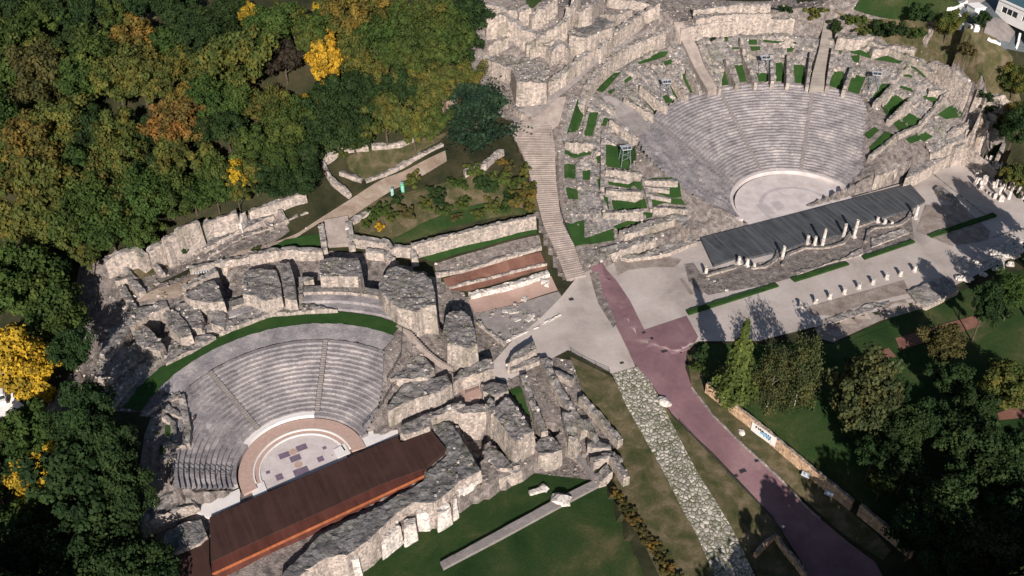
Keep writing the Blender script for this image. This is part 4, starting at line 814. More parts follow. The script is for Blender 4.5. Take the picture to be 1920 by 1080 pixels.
# the wall below the garden, with its banner
gw = H('g', [(612,150),(700,230),(850,345),(1000,470),(1150,590),(1290,705),(1335,730)]); 
def wall_from_base(name, k, pts, h, t, m, **kw):
    b = dens(H(k, pts), 2.0)
    for q in b: q[2] += h
    return block(name, strip(b, t), M[m], **kw)
gwall = wall_from_base('garden_wall', 'g', [(602,148),(691,220),(837,333),(950,428),(1010,479),(1150,596),(1290,708),(1335,745)], 2.7, .6, 'ochre', rough=.05, drop=.12, topn=.08, batter=.0, step=.8); tag(gwall, 'long ochre wall with a white banner between the purple road and the garden', 'wall')
gw2 = wall_from_base('garden_wall', 'g', [(1372,765),(1458,835),(1560,920),(1640,990)], 2.7, .6, 'ochre', rough=.05, drop=.12, topn=.08, batter=.0); tag(gw2, 'ochre wall beyond the gap at the lower right, mostly shaded', 'wall')
rw = wall_from_base('road_wall', 'g', [(850,985),(900,930),(950,890),(1000,960),(1060,1030),(1110,1100)], 1.6, .6, 'ochre', rough=.1, drop=.2); tag(rw, 'bent stone wall at the lower edge of the purple road', 'wall')
# ------------------------------------------------------------------ trees
RNG = np.random.default_rng(11)
def leaf_mesh(name, P, Nrm, size, bright):
    n = len(P); Nrm = Nrm/(np.linalg.norm(Nrm, axis=1, keepdims=True)+1e-9)
    a = np.cross(Nrm, RNG.normal(size=(n, 3))); a /= np.linalg.norm(a, axis=1, keepdims=True)+1e-9; b = np.cross(Nrm, a)
    s = (size*RNG.uniform(.6, 1.25, n))[:, None]; w = s*RNG.uniform(.55, .9, n)[:, None]
    V = np.stack([P-a*s-b*w*.3, P+b*w-a*s*.1, P+a*s+b*w*.2, P-b*w+a*s*.15], 1).reshape(-1, 3)
    me = bpy.data.meshes.new(name); me.vertices.add(4*n); me.vertices.foreach_set('co', V.ravel())
    me.loops.add(4*n); me.loops.foreach_set('vertex_index', np.arange(4*n)); me.polygons.add(n)
    me.polygons.foreach_set('loop_start', np.arange(0, 4*n, 4)); me.polygons.foreach_set('loop_total', np.full(n, 4)); me.update(calc_edges=True)
    at = me.attributes.new('leaf', 'FLOAT', 'FACE'); at.data.foreach_set('value', np.clip(bright, 0, 1).astype(np.float32))
    me.materials.append(LEAF['g']); return me
def crown_broad(name, nc=46, per=120, leaf=.062, top=1.25, sq=.8):
    Ps, Ns, Bs = [], [], []
    lobes = [(RNG.normal(0, .28, 3)*[1, 1, .5], RNG.uniform(.55, .8)) for _ in range(5)]+[(np.zeros(3), .85)]
    for i in range(nc):
        lc, lr = lobes[RNG.integers(len(lobes))]
        d = RNG.normal(size=3); d /= np.linalg.norm(d); d[2] = d[2]*.9+.15
        c = lc+d*lr*RNG.uniform(.6, 1.0); c[2] *= top*sq
        r = RNG.uniform(.17, .31); q = RNG.normal(size=(per, 3)); q /= np.linalg.norm(q, axis=1, keepdims=True); rr = r*RNG.uniform(.45, 1.05, per)[:, None]
        Ps.append(c+q*rr*[1, 1, .8]); Ns.append(q*.9+[0, 0, .45]+RNG.normal(0, .45, (per, 3))); Bs.append(np.full(per, RNG.uniform(.3, .68))+RNG.normal(0, .10, per))
    Ps = np.concatenate(Ps); Ps /= np.percentile(np.hypot(Ps[:, 0], Ps[:, 1]), 97)
    return leaf_mesh(name, Ps, np.concatenate(Ns), leaf, np.concatenate(Bs))
def crown_pine(name, n=5200, leaf=.055):
    t = RNG.uniform(0, 1, n)**.75; k = np.floor(t*9)/9; br = RNG.integers(0, 7, n)*(2*np.pi/7)+k*5.1+RNG.normal(0, .2, n)
    R = (1-.93*(1-t))*RNG.uniform(.15, 1, n)**.6*(.75+.3*np.sin(k*40)); z = 3.0*(1-t)-.15*R+RNG.normal(0, .06, n)-1.3
    P = np.c_[R*np.cos(br), R*np.sin(br), z]; N = np.c_[np.cos(br)*.5, np.sin(br)*.5, np.full(n, .7)]+RNG.normal(0, .4, (n, 3))
    return leaf_mesh(name, P, N, leaf, .5+.25*np.sin(br*7+k*60)+RNG.normal(0, .1, n))
def crown_cedar(name, n=7000, leaf=.045):
    Ps, Ns, Bs = [], [], []
    for i in range(60):
        z = RNG.uniform(-.5, .55); a = RNG.uniform(0, 6.28); R = RNG.uniform(.15, 1-.9*abs(z)*.6); c = np.array([R*math.cos(a), R*math.sin(a), z-.12*R]); m = n//60
        s = RNG.uniform(.16, .32); q = RNG.normal(size=(m, 3))*[s*.55, s*.55, s*.13]
        Ps.append(c+q); Ns.append(RNG.normal(0, .45, (m, 3))+[0, 0, 1.0]); Bs.append(np.full(m, RNG.uniform(.3, .65))+RNG.normal(0, .1, m))
    return leaf_mesh(name, np.concatenate(Ps), np.concatenate(Ns), leaf, np.concatenate(Bs))
def crown_birch(name, n=3600, leaf=.038):
    Ps, Ns, Bs = [], [], []
    for i in range(70):
        z = RNG.uniform(-1.1, 1.25); a = RNG.uniform(0, 6.28); mr = .95*math.sqrt(max(.03, 1-((z+.2)/1.5)**2)); R = mr*RNG.uniform(.3, 1); m = n//70
        q = RNG.normal(size=(m, 3))*[.10, .10, .17]; Ps.append(np.array([R*math.cos(a), R*math.sin(a), z-.1])+q); Ns.append(RNG.normal(0, 1, (m, 3))+[0, 0, .3]); Bs.append(np.full(m, RNG.uniform(.3, .7))+RNG.normal(0, .1, m))
    return leaf_mesh(name, np.concatenate(Ps), np.concatenate(Ns), leaf, np.concatenate(Bs))
CR = [crown_broad('crown', 60+5*i, 125, .052, top=[1.2, 1.35, 1.05, 1.5, 1.25, 1.15][i]) for i in range(6)]
CP_, CC, CB = crown_pine('crown', 7000, .06), crown_cedar('crown'), [crown_birch('crown', 5600, .042), crown_birch('crown', 6600, .042)]
BU = [crown_broad('foliage', 20, 70, .10, 1.0), crown_broad('foliage', 16, 80, .10, .85)]
def trunk_mesh(h, r, m, limbs=5):
    bm = bmesh.new(); z = -1.2; p = Vector((0, 0, z)); segs = 5
    pts = [Vector((noise.noise(Vector((i*.9, h, r)))*.25*i/segs, noise.noise(Vector((h, i*.9, r*3)))*.25*i/segs, -1.2+(h+1.2)*i/segs)) for i in range(segs+1)]
    for i in range(segs): add_cyl(bm, pts[i], pts[i+1], r*(1-.16*i), r*(1-.16*(i+1)), 7)
    for i in range(limbs):
        a = i*2.4; b = pts[2+i % 3]; add_cyl(bm, b, b+Vector((math.cos(a)*h*.26, math.sin(a)*h*.26, h*.28)), r*.38, r*.1, 5)
    me = bpy.data.meshes.new('trunk'); bm.to_mesh(me); bm.free(); me.materials.append(m); return me
TRK = trunk_mesh(10, .3, M['trunk']); TRB = trunk_mesh(10, .2, M['birch'], 7)
protos = {}
def tree(name, cmesh, tmesh, kind, x, y, z, w, hfac, zc, label, cat='tree', group=None):
    """w = crown width; the crown mesh has radius 1; zc = height of its centre above the ground"""
    key = (name, cmesh.name)
    if key not in protos:
        r = bpy.data.objects.new(name, None); c = bpy.data.objects.new('foliage' if name == 'shrub' else 'crown', cmesh); c.parent = r
        if tmesh: t = bpy.data.objects.new('trunk', tmesh); t.parent = r
        protos[key] = r; parts = list(r.children); new = [r]+parts
        for o in new: COL.objects.link(o)
    else:
        s = protos[key]; r = s.copy(); COL.objects.link(r)
        for ch in s.children:
            q = ch.copy(); COL.objects.link(q); q.parent = r
    r.location = (x, y, z); r.rotation_euler = (0, 0, random.uniform(0, 6.28)); tag(r, label, cat, group)
    for ch in r.children:
        if ch.name.startswith('trunk'): ch.scale = (max(.5, w/11),)*2+((zc+w*hfac*.1)/10,); ch.location = (0, 0, 0)
        else:
            ch.scale = (w/2, w/2, w/2*hfac); ch.location = (0, 0, zc)
            ch.material_slots[0].link = 'OBJECT'; ch.material_slots[0].material = LEAF[kind]
    return r
KN = {'g': 'dark green', 'm': 'mid green', 'o': 'olive green', 'a': 'amber tinged', 'r': 'rusty orange', 'y': 'bright yellow', 'b': 'bronze brown', 'd': 'dull purple bare'}
ORD = 'first second third fourth fifth sixth seventh eighth ninth tenth eleventh twelfth thirteenth fourteenth fifteenth sixteenth'.split()
WOOD = [
 ("in the wood's top row", [(-10,5,80,'g'),(30,25,70,'g'),(75,35,70,'m'),(120,12,60,'g'),(165,32,65,'g'),(205,10,55,'m'),(262,-6,60,'g'),(325,-4,55,'g'),(345,38,60,'g'),(390,46,65,'g'),(425,14,55,'g'),(462,14,48,'y'),(505,52,70,'m'),(545,22,50,'o'),(592,42,60,'m'),(604,2,34,'y'),(645,34,70,'a'),(692,20,60,'a'),(740,36,70,'m'),(790,28,60,'o'),(835,38,70,'m'),(880,22,60,'g')]),
 ("in the wood's second row", [(30,88,78,'m'),(85,98,70,'o'),(138,78,60,'g'),(175,120,75,'m'),(245,82,80,'r'),(305,70,60,'m'),(340,110,60,'o'),(392,92,75,'g'),(445,138,95,'o'),(490,66,60,'m'),(530,98,62,'d'),(575,72,50,'o'),(612,108,78,'y'),(602,66,42,'y'),(662,96,60,'o'),(705,74,60,'m'),(706,128,45,'o'),(748,108,70,'m'),(792,88,70,'m'),(840,98,80,'m'),(880,78,56,'g')]),
 ("in the wood's third row", [(16,150,85,'m'),(84,158,85,'b'),(158,152,74,'m'),(218,150,76,'o'),(262,142,80,'o'),(305,150,70,'o'),(347,172,54,'a'),(392,178,60,'m'),(430,180,60,'m'),(480,190,62,'o'),(508,188,48,'o'),(545,205,58,'m'),(570,178,42,'y'),(600,184,62,'g'),(645,170,72,'g'),(692,170,62,'g'),(742,170,70,'g'),(792,168,70,'o'),(832,160,70,'o'),(868,148,58,'o')]),
 ("in the wood's fourth row", [(14,235,75,'m'),(62,268,84,'a'),(110,236,80,'o'),(160,228,62,'g'),(225,245,76,'o'),(278,238,58,'g'),(332,232,80,'r'),(376,226,56,'g'),(420,224,56,'g'),(470,256,62,'m'),(530,244,66,'m'),(574,240,62,'g'),(616,240,70,'g'),(660,236,62,'g'),(722,222,78,'o'),(775,232,64,'o'),(560,288,58,'g'),(810,215,50,'m'),(516,286,50,'m')]),
 ("in the wood's fifth row", [(20,318,74,'o'),(78,328,88,'a'),(140,308,72,'m'),(185,330,60,'o'),(222,306,68,'o'),(280,318,62,'g'),(334,298,82,'o'),(392,306,62,'m'),(441,318,46,'y'),(472,308,54,'o'),(520,326,60,'g'),(100,384,108,'o'),(176,378,74,'m'),(216,366,60,'o'),(262,368,72,'m'),(312,356,70,'m'),(356,346,60,'m'),(400,346,56,'m'),(562,320,52,'g'),(440,345,40,'o')]),
 ("at the wood's lower edge", [(18,418,66,'o'),(68,428,72,'o'),(130,432,80,'m'),(200,418,80,'m'),(250,430,64,'m'),(28,490,66,'m'),(96,496,64,'g'),(158,462,46,'o')]),
 ("by the shaded ruins, left edge", [(42,556,112,'m'),(104,588,84,'m'),(52,690,112,'y'),(-10,640,70,'y'),(15,800,70,'m'),(62,800,92,'m'),(128,790,66,'g'),(60,886,92,'y'),(146,918,130,'g'),(196,975,96,'g'),(20,975,72,'m'),(38,1040,86,'g'),(112,1056,96,'g'),(196,1056,104,'g'),(262,1070,92,'g'),(-20,890,80,'g'),(-20,1080,90,'g')]),
]
for band, L in WOOD:
    cnt = {}
    for px, py, w, kd in sorted(L):
        i = cnt.get(kd, 0); cnt[kd] = i+1; tot = sum(1 for q in L if q[3] == kd)
        p = hit(px, py, 7.5); sc = FPX/(p[1]*CT-(p[2]-CAM_H)*ST); wm = w/sc*(1.2 if kd == 'y' else 1.42)
        z0 = tz(p[0], p[1]); zc = max(5.5, wm*.62)
        lab = f"{KN[kd]} tree, " + ("only one of its colour " if tot == 1 else f"{ORD[i]} of its colour from left ") + band
        tree('broadleaf_tree', CR[random.randrange(6)], TRK, kd, p[0], p[1], z0, wm, random.uniform(.95, 1.2), zc, lab, 'tree', 'trees of the autumn wood')
def one(name, cm, tm, kd, px, py, w, hf, zc, lab, cat='tree', group=None):
    p = hit(px, py, zc); sc = FPX/(p[1]*CT-(p[2]-CAM_H)*ST)
    return tree(name, cm, tm, kd, p[0], p[1], tz(p[0], p[1]), w/sc, hf, zc, lab, cat, group)
for i, (x, y, h) in enumerate([(41,62,24),(50,70,26),(58,64,30),(66,72,28),(75,67,32),(84,74,30),(93,70,32),(103,78,32),(-57,63,22),(-66,70,20),(-76,78,22),(-88,84,22),(-100,88,24),(-112,96,22),(113,84,30),(123,92,30)]):
    tree('broadleaf_tree', CR[i % 6], TRK, 'g', x, y, tz(x, y), h*.72, 1.5, h*.55, f'tall dark tree just below the photo, {ORD[i]} of those shading its lower corners', 'tree', 'trees shading the lower corners')
for px, py, w, lab in ((160,770,95,'added tall dark tree shading the left flank of the smaller theatre, uppermost of three'),(205,845,100,'added tall dark tree shading the left flank of the smaller theatre, middle of three'),(240,925,90,'added tall dark tree for shade nearest the left end of the smaller theatre stage'),(135,660,70,'added dark tree for shade between the yellow tree and the shaded ruins')):
    one('broadleaf_tree', CR[random.randrange(6)], TRK, 'g', px, py, w*1.15, 1.5, 11, lab, 'tree', 'trees of the autumn wood')  # added trees: dark crowns and their shadows stand for bare shade on this flank
one('cedar_tree', CC, TRK, 'c', 893, 215, 150, 1.25, 8, 'broad dark cedar at the head of the long stairway')
one('pine_tree', CP_, TRK, 'p', 1384, 690, 118, 1.15, 8.8, 'bright olive pointed conifer just above the upper end of the ochre wall')
one('birch_tree', CB[0], TRB, 'w', 1450, 712, 76, 1.5, 7.2, 'sparse grey green birch directly right of the pointed conifer')
one('birch_tree', CB[1], TRB, 'w', 1505, 700, 82, 1.7, 8.6, 'taller birch between the pointed conifer and the huge olive tree')
one('broadleaf_tree', CR[3], TRK, 'w', 1612, 742, 138, 1.3, 9, 'huge olive green tree with drooping crown in the middle of the garden')
one('broadleaf_tree', CR[1], TRK, 'g', 1668, 720, 80, 1.5, 8.5, 'narrow dark tree leaning against the right side of the huge olive tree')
one('broadleaf_tree', CR[0], TRK, 'b', 1765, 640, 84, 1.1, 6.5, 'dull brownish tree below the lit pink garden path')
one('broadleaf_tree', CR[2], TRK, 'g', 1780, 712, 84, 1.1, 6, 'dark green tree under the brownish tree in the garden')
one('broadleaf_tree', CR[4], TRK, 'o', 1885, 720, 110, .95, 5.5, 'yellow green spreading tree by the right edge of the garden')
one('broadleaf_tree', CR[5], TRK, 'g', 1815, 830, 130, 1.1, 8, 'big dark tree right of the shaded garden clearing')
one('broadleaf_tree', CR[0], TRK, 'g', 1700, 880, 100, 1.0, 6.5, 'dark green tree leaning over the ochre wall, lower right')
one('broadleaf_tree', CR[1], TRK, 'm', 1655, 905, 70, .9, 5, 'small green tree close behind the ochre wall, lower right')
one('broadleaf_tree', CR[2], TRK, 'g', 1900, 840, 110, 1.1, 8, 'dark tree at the right edge, level with the big dark tree')
one('broadleaf_tree', CR[3], TRK, 'g', 1760, 960, 120, 1.1, 9, 'dark tree in the lower right shade above the second ochre wall')
for px, py, w, lab in ((1700,800,90,'dark tree filling the shade right of the huge olive tree'),(1745,790,90,'dark tree in the centre of the shaded garden'),(1860,900,110,'dense dark tree between the two right edge trees'),(1800,910,100,'dark tree below the big dark garden tree'),(1720,1000,100,'dark tree overhanging the end of the ochre wall'),(1780,1060,110,'dark tree at the bottom edge left of the brown corner tree'),(1905,1060,100,'dark tree in the very bottom right corner'),(1640,850,70,'dark tree low behind the ochre wall, left of the leaning one'),(1830,760,80,'dark tree left of the yellow green spreading tree')):
    one('broadleaf_tree', CR[random.randrange(6)], TRK, 'g', px, py, w, 1.15, 7.5, lab)
one('broadleaf_tree', CR[4], TRK, 'b', 1845, 1030, 120, 1.0, 8, 'brown tinted tree in the bottom right corner')
one('broadleaf_tree', CR[5], TRK, 'g', 1915, 980, 130, 1.1, 10, 'dark tree on the right edge above the brown corner tree')
one('broadleaf_tree', CR[0], TRK, 'm', 1905, 545, 70, 1.2, 8, 'olive tree at the right edge beside the heap of white stones')
one('broadleaf_tree', CR[1], TRK, 'g', 1850, 570, 76, 1.6, 10, 'tall dark tree whose shadow crosses the plaza, right edge')
for px, py, h, lab in ((1938,618,26,'tallest tree at the right edge, casting the big shadow over the plaza'),(1965,560,24,'tall tree just outside the right edge beside the white stones')):
    q = hit(px, py); tree('broadleaf_tree', CR[1], TRK, 'g', q[0], q[1], q[2], 15, 1.5, h-9, lab)
one('broadleaf_tree', CR[2], TRK, 'o', 1905, 330, 60, 1.1, 6, 'yellowish tree at the right edge behind the standing stones')
one('broadleaf_tree', CR[3], TRK, 'g', 1895, 268, 70, 1.1, 6, 'dark tree on the slope right of the theatre rim')
one('broadleaf_tree', CR[4], TRK, 'o', 1908, 150, 60, 1.1, 6, 'mixed green tree below the white house at the right edge')
one('broadleaf_tree', CR[5], TRK, 'a', 1905, 215, 56, 1.0, 5, 'yellow leaved tree on the far right slope')
one('broadleaf_tree', CR[0], TRK, 'o', 1780, 45, 50, 1.3, 5, 'slender olive tree left of the white house drive')
one('broadleaf_tree', CR[1], TRK, 'g', 1845, 38, 34, 1.2, 3.5, 'small round tree standing in front of the white house')
one('broadleaf_tree', CR[2], TRK, 'b', 1812, 92, 36, 1.0, 3, 'low russet tree on the bank under the house yard')
for i, (px, py, w, kd, cm, lab) in enumerate([(1565,50,44,'g',0,'dark shrub just right of the plank gangway top'),(1600,38,46,'m',1,'green shrub above the pink rubble wall, left of the row'),(1650,55,60,'g',0,'widest dark shrub on the scrub slope at the top'),(1690,55,50,'g',1,'dark shrub right of the widest one on the scrub slope'),(1720,62,40,'m',0,'small green shrub at the right end of the scrub row'),(1735,25,60,'g',1,'dark shrub at the foot of the top lawn'),(1620,60,40,'o',0,'olive shrub in front of the scrub row'),(1470,18,30,'g',1,'round dark shrub left of the plank gangway top'),(1530,25,44,'o',0,'olive shrub touching the left side of the plank gangway'),(1845,180,36,'g',1,'dark shrub on the theatre rim, far right'),(1855,205,30,'g',0,'small dark shrub lower on the theatre rim, far right'),(1875,240,44,'g',1,'dark shrub below the steep white wall'),
  (775,338,46,'o',0,'upright olive shrub right of the green cabin'),(855,345,44,'m',1,'green shrub below the cedar'),(905,345,54,'g',0,'dark shrub in the middle of the shrubbery'),(940,305,26,'r',1,'small orange shrub under the cedar'),(960,345,50,'m',0,'green shrub beside the stairway, upper'),(975,375,64,'a',1,'golden feathery shrub beside the stairway'),(925,385,44,'o',0,'olive shrub left of the golden feathery shrub'),(870,385,40,'m',1,'low green shrub above the meadow slope'),(825,375,44,'g',0,'dark shrub left of centre in the shrubbery'),(720,395,40,'m',1,'green shrub by the short pale wall'),(765,400,44,'b',0,'brownish shrub in the dry grass'),(712,425,24,'y',1,'yellow shrub near the smaller theatre landing'),(800,385,40,'o',0,'olive shrub between the brown and the dark ones'),(690,420,36,'m',1,'low green shrub behind the landing'),(985,320,36,'o',0,'olive shrub nearest the stairway top'),(940,335,44,'m',1,'green shrub in the back of the shrubbery'),(700,402,40,'m',0,'shrub left of the dry grass by the landing'),(735,410,34,'o',1,'olive shrub beside the yellow one'),(815,360,40,'g',0,'dark shrub between the upright olive one and the cedar'),(835,395,36,'m',1,'green shrub over the middle of the meadow'),(890,320,44,'m',0,'green shrub in the shade of the cedar'),(920,350,48,'g',1,'dark shrub filling the middle of the shrubbery'),(955,315,36,'b',0,'bronze shrub by the orange one'),(990,350,44,'o',1,'olive shrub at the very edge of the stairway'),(990,385,44,'a',0,'golden shrub at the lower stairway edge'),(945,390,40,'m',1,'green shrub under the golden feathery one'),(900,400,34,'o',0,'low olive shrub at the top of the meadow'),(855,410,30,'b',1,'bronze tuft on the meadow slope'),(745,375,34,'g',0,'dark shrub beside the green cabin'),(960,370,40,'g',1,'dark shrub behind the golden feathery one'),(640,288,30,'o',0,'shrub on the white ruined wall at the wood edge'),(343,465,40,'g',1,'dark green bush among the thin cross walls'),(480,470,22,'m',0,'small bush on the broad grey footing'),
  (268,615,20,'y',1,'yellowish weed bush in the dark pit of the smaller theatre'),(1315,665,40,'g',0,'dark shrub at the bend of the purple road'),(1305,690,34,'m',1,'green shrub below the bend of the purple road'),(888,806,14,'m',0,'small weed at the foot of the beige room wall'),(1335,75,16,'g',1,'narrow shrub against the ring wall')]):
    one('shrub', BU[cm], None, kd, px, py, w, 1.0, max(.8, w/26), lab, 'shrub')
n_row = 11
for i in range(n_row):
    t = i/(n_row-1); px, py = full('g', (150+300*t, 670+420*t))
    one('shrub', BU[i % 2], None, 'b' if i % 3 else 'r', px, py, 34, .7, .8, 'russet clipped shrub in the row between the lower lawn and the dry bank', 'shrub', 'row of russet shrubs')
# ------------------------------------------------------------------ small things
def gone(o, lab, cat, group=None): return tag(o, lab, cat, group)
# columns behind the black stage
def column(k, b, top, lab, broken=False):
    p = hit(*full(k, b)); p[2] = max(p[2], 0); fx, fy = full(k, b); h = max(1.0, top/ZR[k][2]/(7.75*.815)); bm = bmesh.new()
    add_box(bm, (0, 0, .2), (1.0, 1.0, .4), GA)
    r = .40; n = 6
    for i in range(n):
        z0, z1 = .4+(h-.4)*i/n, .4+(h-.4)*(i+1)/n; add_cyl(bm, (0, 0, z0), (0, 0, z1-.03), r*(1-.025*i), r*(1-.025*(i+1)), 12)
        add_cyl(bm, (0, 0, z1-.03), (0, 0, z1), r*.93*(1-.025*i), r*.93*(1-.025*i), 12)
    for v in bm.verts:
        if v.co.z > h-.05: v.co.z += noise.noise(v.co*3+Vector((fx, 0, 0)))*.35
    o = mesh_obj('column', bm, M['white_stone'], loc=p); return tag(o, lab, 'column', 'columns behind the black stage')
for k, b, t, lab in (('k', (355,835), 170, 'white column, left of the trio beside the stage centre'), ('k', (500,880), 180, 'stout white column, middle of the trio beside the stage centre'), ('k', (655,900), 335, 'tall white column with a wide base, right of the trio'), ('k', (1090,690), 240, 'white column on a broad block between the trio and the tallest column'), ('k', (1300,710), 340, 'tallest white column behind the black stage'),
    (6, (735,638), 34, 'short white column stump on the long curb'), (6, (785,655), 36, 'squat white column stump right of the short one'), (6, (832,658), 26, 'smallest white column stump, rightmost of the three stumps'), (6, (990,612), 80, 'white column at the right end of the black stage, by the big shadow'),
    (5, (1385,918), 46, 'white column, first of three at the left rear corner of the stage'), (5, (1440,935), 48, 'white column, second of three at the left rear corner of the stage'), (5, (1488,948), 36, 'white column, third of three at the left rear corner of the stage'), (5, (1678,888), 82, 'slim white column alone inside the dark curved curb'), (5, (1163,990), 48, 'white column at the lower left corner of the black stage')):
    column(k, b, t, lab)
# stone stumps across the plaza
for i, c in enumerate([(597,258),(672,238),(744,215),(817,190),(890,165),(962,141),(1031,116),(1101,98),(1172,77),(1240,56)]):
    p = hit(*full('h', c)); bm = bmesh.new(); add_cyl(bm, (0, 0, -.1), (0, 0, .22), .62, .58, 12); add_cyl(bm, (0, 0, .22), (0, 0, 1.25), .42, .36, 12); add_cyl(bm, (0, 0, 1.25), (0, 0, 1.4), .45, .45, 12)
    tag(mesh_obj('stone_stump', bm, M['white_stone'], loc=p), f'pale column stump on the plaza, {ORD[i]} from the left in the row', 'stump', 'row of column stumps on the plaza')
# hedges
for (k, p), lab in (((('h'), [(18,272),(470,132),(488,148),(32,292)]), 'longest low grass hedge strip, beside the purple road end'), (('h', [(548,108),(825,24),(845,38),(570,125)]), 'second grass hedge strip, left of the shadow'), ((6, [(635,858),(975,750),(995,765),(655,880)]), 'short grass hedge strip behind the scene curbs'), ((6, [(1080,715),(1520,568),(1545,590),(1110,732)]), 'grass hedge strip running into the big tree shadow')):
    if k == 6 and p[0][0] == 635: pass
    tag(block('low_hedge', HP(k, p, .55), M['plot'], None, rough=.08, batter=0, drop=.08, topn=.1, step=.6, sink=.3), lab, 'hedge')
# standing stones and heaps on the right
ss = [(390,130,.9),(470,140,1.0),(500,150,1.6),(560,190,1.5),(600,215,2.0),(640,200,1.2),(680,225,2.2),(730,280,1.4),(780,310,1.6),(820,320,1.4),(880,315,1.8),(430,590,2.2),(470,610,2.4),(520,640,2.0),(560,580,2.6),(600,590,2.4),(450,450,1.6),(530,680,1.4),(640,730,.8),(700,780,1.2),(720,650,1.8),(780,640,2.4),(760,830,1.6),(820,800,3.0),(850,880,2.0),(890,880,1.6),(840,600,1.6),(900,700,2.4),(990,840,2.4),(970,520,2.8),(1020,530,1.2),(1030,650,1.8),(1070,700,1.6),(1160,750,2.0),(1240,850,1.2)]
pl = ['in the shaded back row', 'in the sunny near row', 'at the right end by the trees']
cn = [0, 0, 0]; TOT = [0, 0, 0]
zone = lambda x, y: 2 if x > 940 else (0 if y < 330 else 1)
for x, y, h in sorted(ss):
    zi = zone(x, y); p = hit(*full('j', (x, y))); bm = bmesh.new(); a = random.uniform(-.5, .9)
    add_box(bm, (0, 0, h/2-.1), (random.uniform(.7, 1.0), random.uniform(.35, .6), h), a); bmesh.ops.subdivide_edges(bm, edges=bm.edges[:], cuts=2, use_grid_fill=True)
    for v in bm.verts:
        f = v.co.z/h; v.co += Vector((noise.noise(v.co*2+Vector((x, y, 0))), noise.noise(v.co*2+Vector((y, x, 5))), noise.noise(v.co*1.6+Vector((x, 3, y)))))*.16; v.co.x *= 1-.2*f; v.co.y *= 1-.15*f
    i = cn[zi]; cn[zi] += 1; ordn = ORD[i] if i < 16 else ['seventeenth','eighteenth','nineteenth','twentieth'][i-16]
    tag(mesh_obj('standing_stone', bm, M['white_stone'], loc=p), f'white standing stone, {ordn} from the left {pl[zi]}', 'stone', 'standing stones right of the stage')
def rock(r, seed):
    bm = bmesh.new(); bmesh.ops.create_icosphere(bm, subdivisions=2, radius=1)
    for v in bm.verts:
        q = v.co.copy(); k = 1+noise.noise(q*1.1+Vector((seed, 0, 0)))*.5+noise.noise(q*2.5+Vector((0, seed, 0)))*.2; v.co = Vector((q.x*r*1.2*k, q.y*r*.85*k, q.z*r*.75*k))
        v.co.z = max(v.co.z, -r*.3)
    me = bpy.data.meshes.new('rock'); bm.to_mesh(me); bm.free(); me.materials.append(M['white_stone']); return me
RK = [rock(.8, i*3.7) for i in range(5)]
def stone_at(px, py, s, lab, group=None, name='stone_fragment', m=None, off=0):
    p = hit(px, py); o = bpy.data.objects.new(name, RK[random.randrange(5)]); COL.objects.link(o); o.location = (p[0], p[1], p[2]+s*.25); o.scale = (s, s, s); o.rotation_euler = (0, 0, random.uniform(0, 6)); tag(o, lab, 'stone', group)
    if m: o.material_slots[0].link = 'OBJECT'; o.material_slots[0].material = M[m]
    return o
for i in range(80):
    t = random.random(); x, y = 1480+250*t, 890-140*t; x += random.gauss(0, 40); y += random.gauss(0, 30)+22
    stone_at(*full(6, (x, y)), random.uniform(.5, 1.3), 'rough white stone in the heap at the right edge of the plaza', 'heap of white stones')
for i in range(24):
    x, y = random.uniform(1280, 1480), random.uniform(890, 1040)
    stone_at(*full(6, (x, y)), random.uniform(.5, 1.1), 'scattered pale stone in the shade below the white heap', 'stones in the shade below the heap')
tag(block('stone_block', HP(6, [(1130,400),(1160,380),(1300,470),(1290,510),(1240,470),(1160,440)], 1.2), M['ruin'], None, rough=.2, drop=.2), 'long grey masonry fragment lying on the plaza right of the stage', 'stone')
tag(block('stone_block', HP('h', [(1140,170),(1330,95),(1400,170),(1240,250),(1190,225)], .9), M['ruin_pale'], None, rough=.15, drop=.2), 'raised stone platform with a step between the stumps and the trees', 'platform')
tag(block('stone_block', HP('h', [(740,310),(960,235),(1050,225),(1040,245),(900,290),(760,335)], .4), M['ruin'], None, rough=.2, drop=.2), 'low rubble footing along the plaza edge above the trees', 'footing')
for x, y, s, lab in ((1245,757,1.5,'larger white boulder at the edge of the purple road'),(1238,750,1.0,'smaller white boulder beside the larger one on the road edge'),(1390,812,.8,'pale stone on the grass below the banner wall')):
    stone_at(x, y, s, lab)
for k, p, s, lab in (('e', (1495,528), 2.0, 'big white boulder sitting on the long low wall in the lawn'), ('e', (1392,450), 1.1, 'round white stone on the lawn beside a squared block'), ('g', (505,990), .1, '')):
    if lab: stone_at(*full(k, p), s, lab)
bm = bmesh.new(); p = hit(*full('e', (1350,472))); add_box(bm, (0, 0, .3), (3.2, .9, .8), rad(20)); bmesh.ops.bevel(bm, geom=bm.edges[:], offset=.1, segments=2, affect='EDGES'); tag(mesh_obj('stone_block', bm, M['white_stone'], loc=p), 'squared white block lying on the lawn', 'stone')
tag(block('low_wall', HP('e', [(745,905),(1100,712),(1450,520),(1700,395),(1780,348),(1790,400),(1500,553),(1100,770),(765,945)], -5.3), M['pave'], None, rough=.06, drop=.06, topn=.05, batter=0, step=1.0), 'long straight grey wall top crossing the lower lawn', 'wall')
for k, p in (('e', [(1590,235),(1610,215),(1720,370),(1700,395)]),): tag(block('low_wall', HP(k, p, -4.6), M['pave'], None, rough=.06, drop=.06, topn=.05), 'short grey wall joining the lawn corner to the ruins', 'wall')
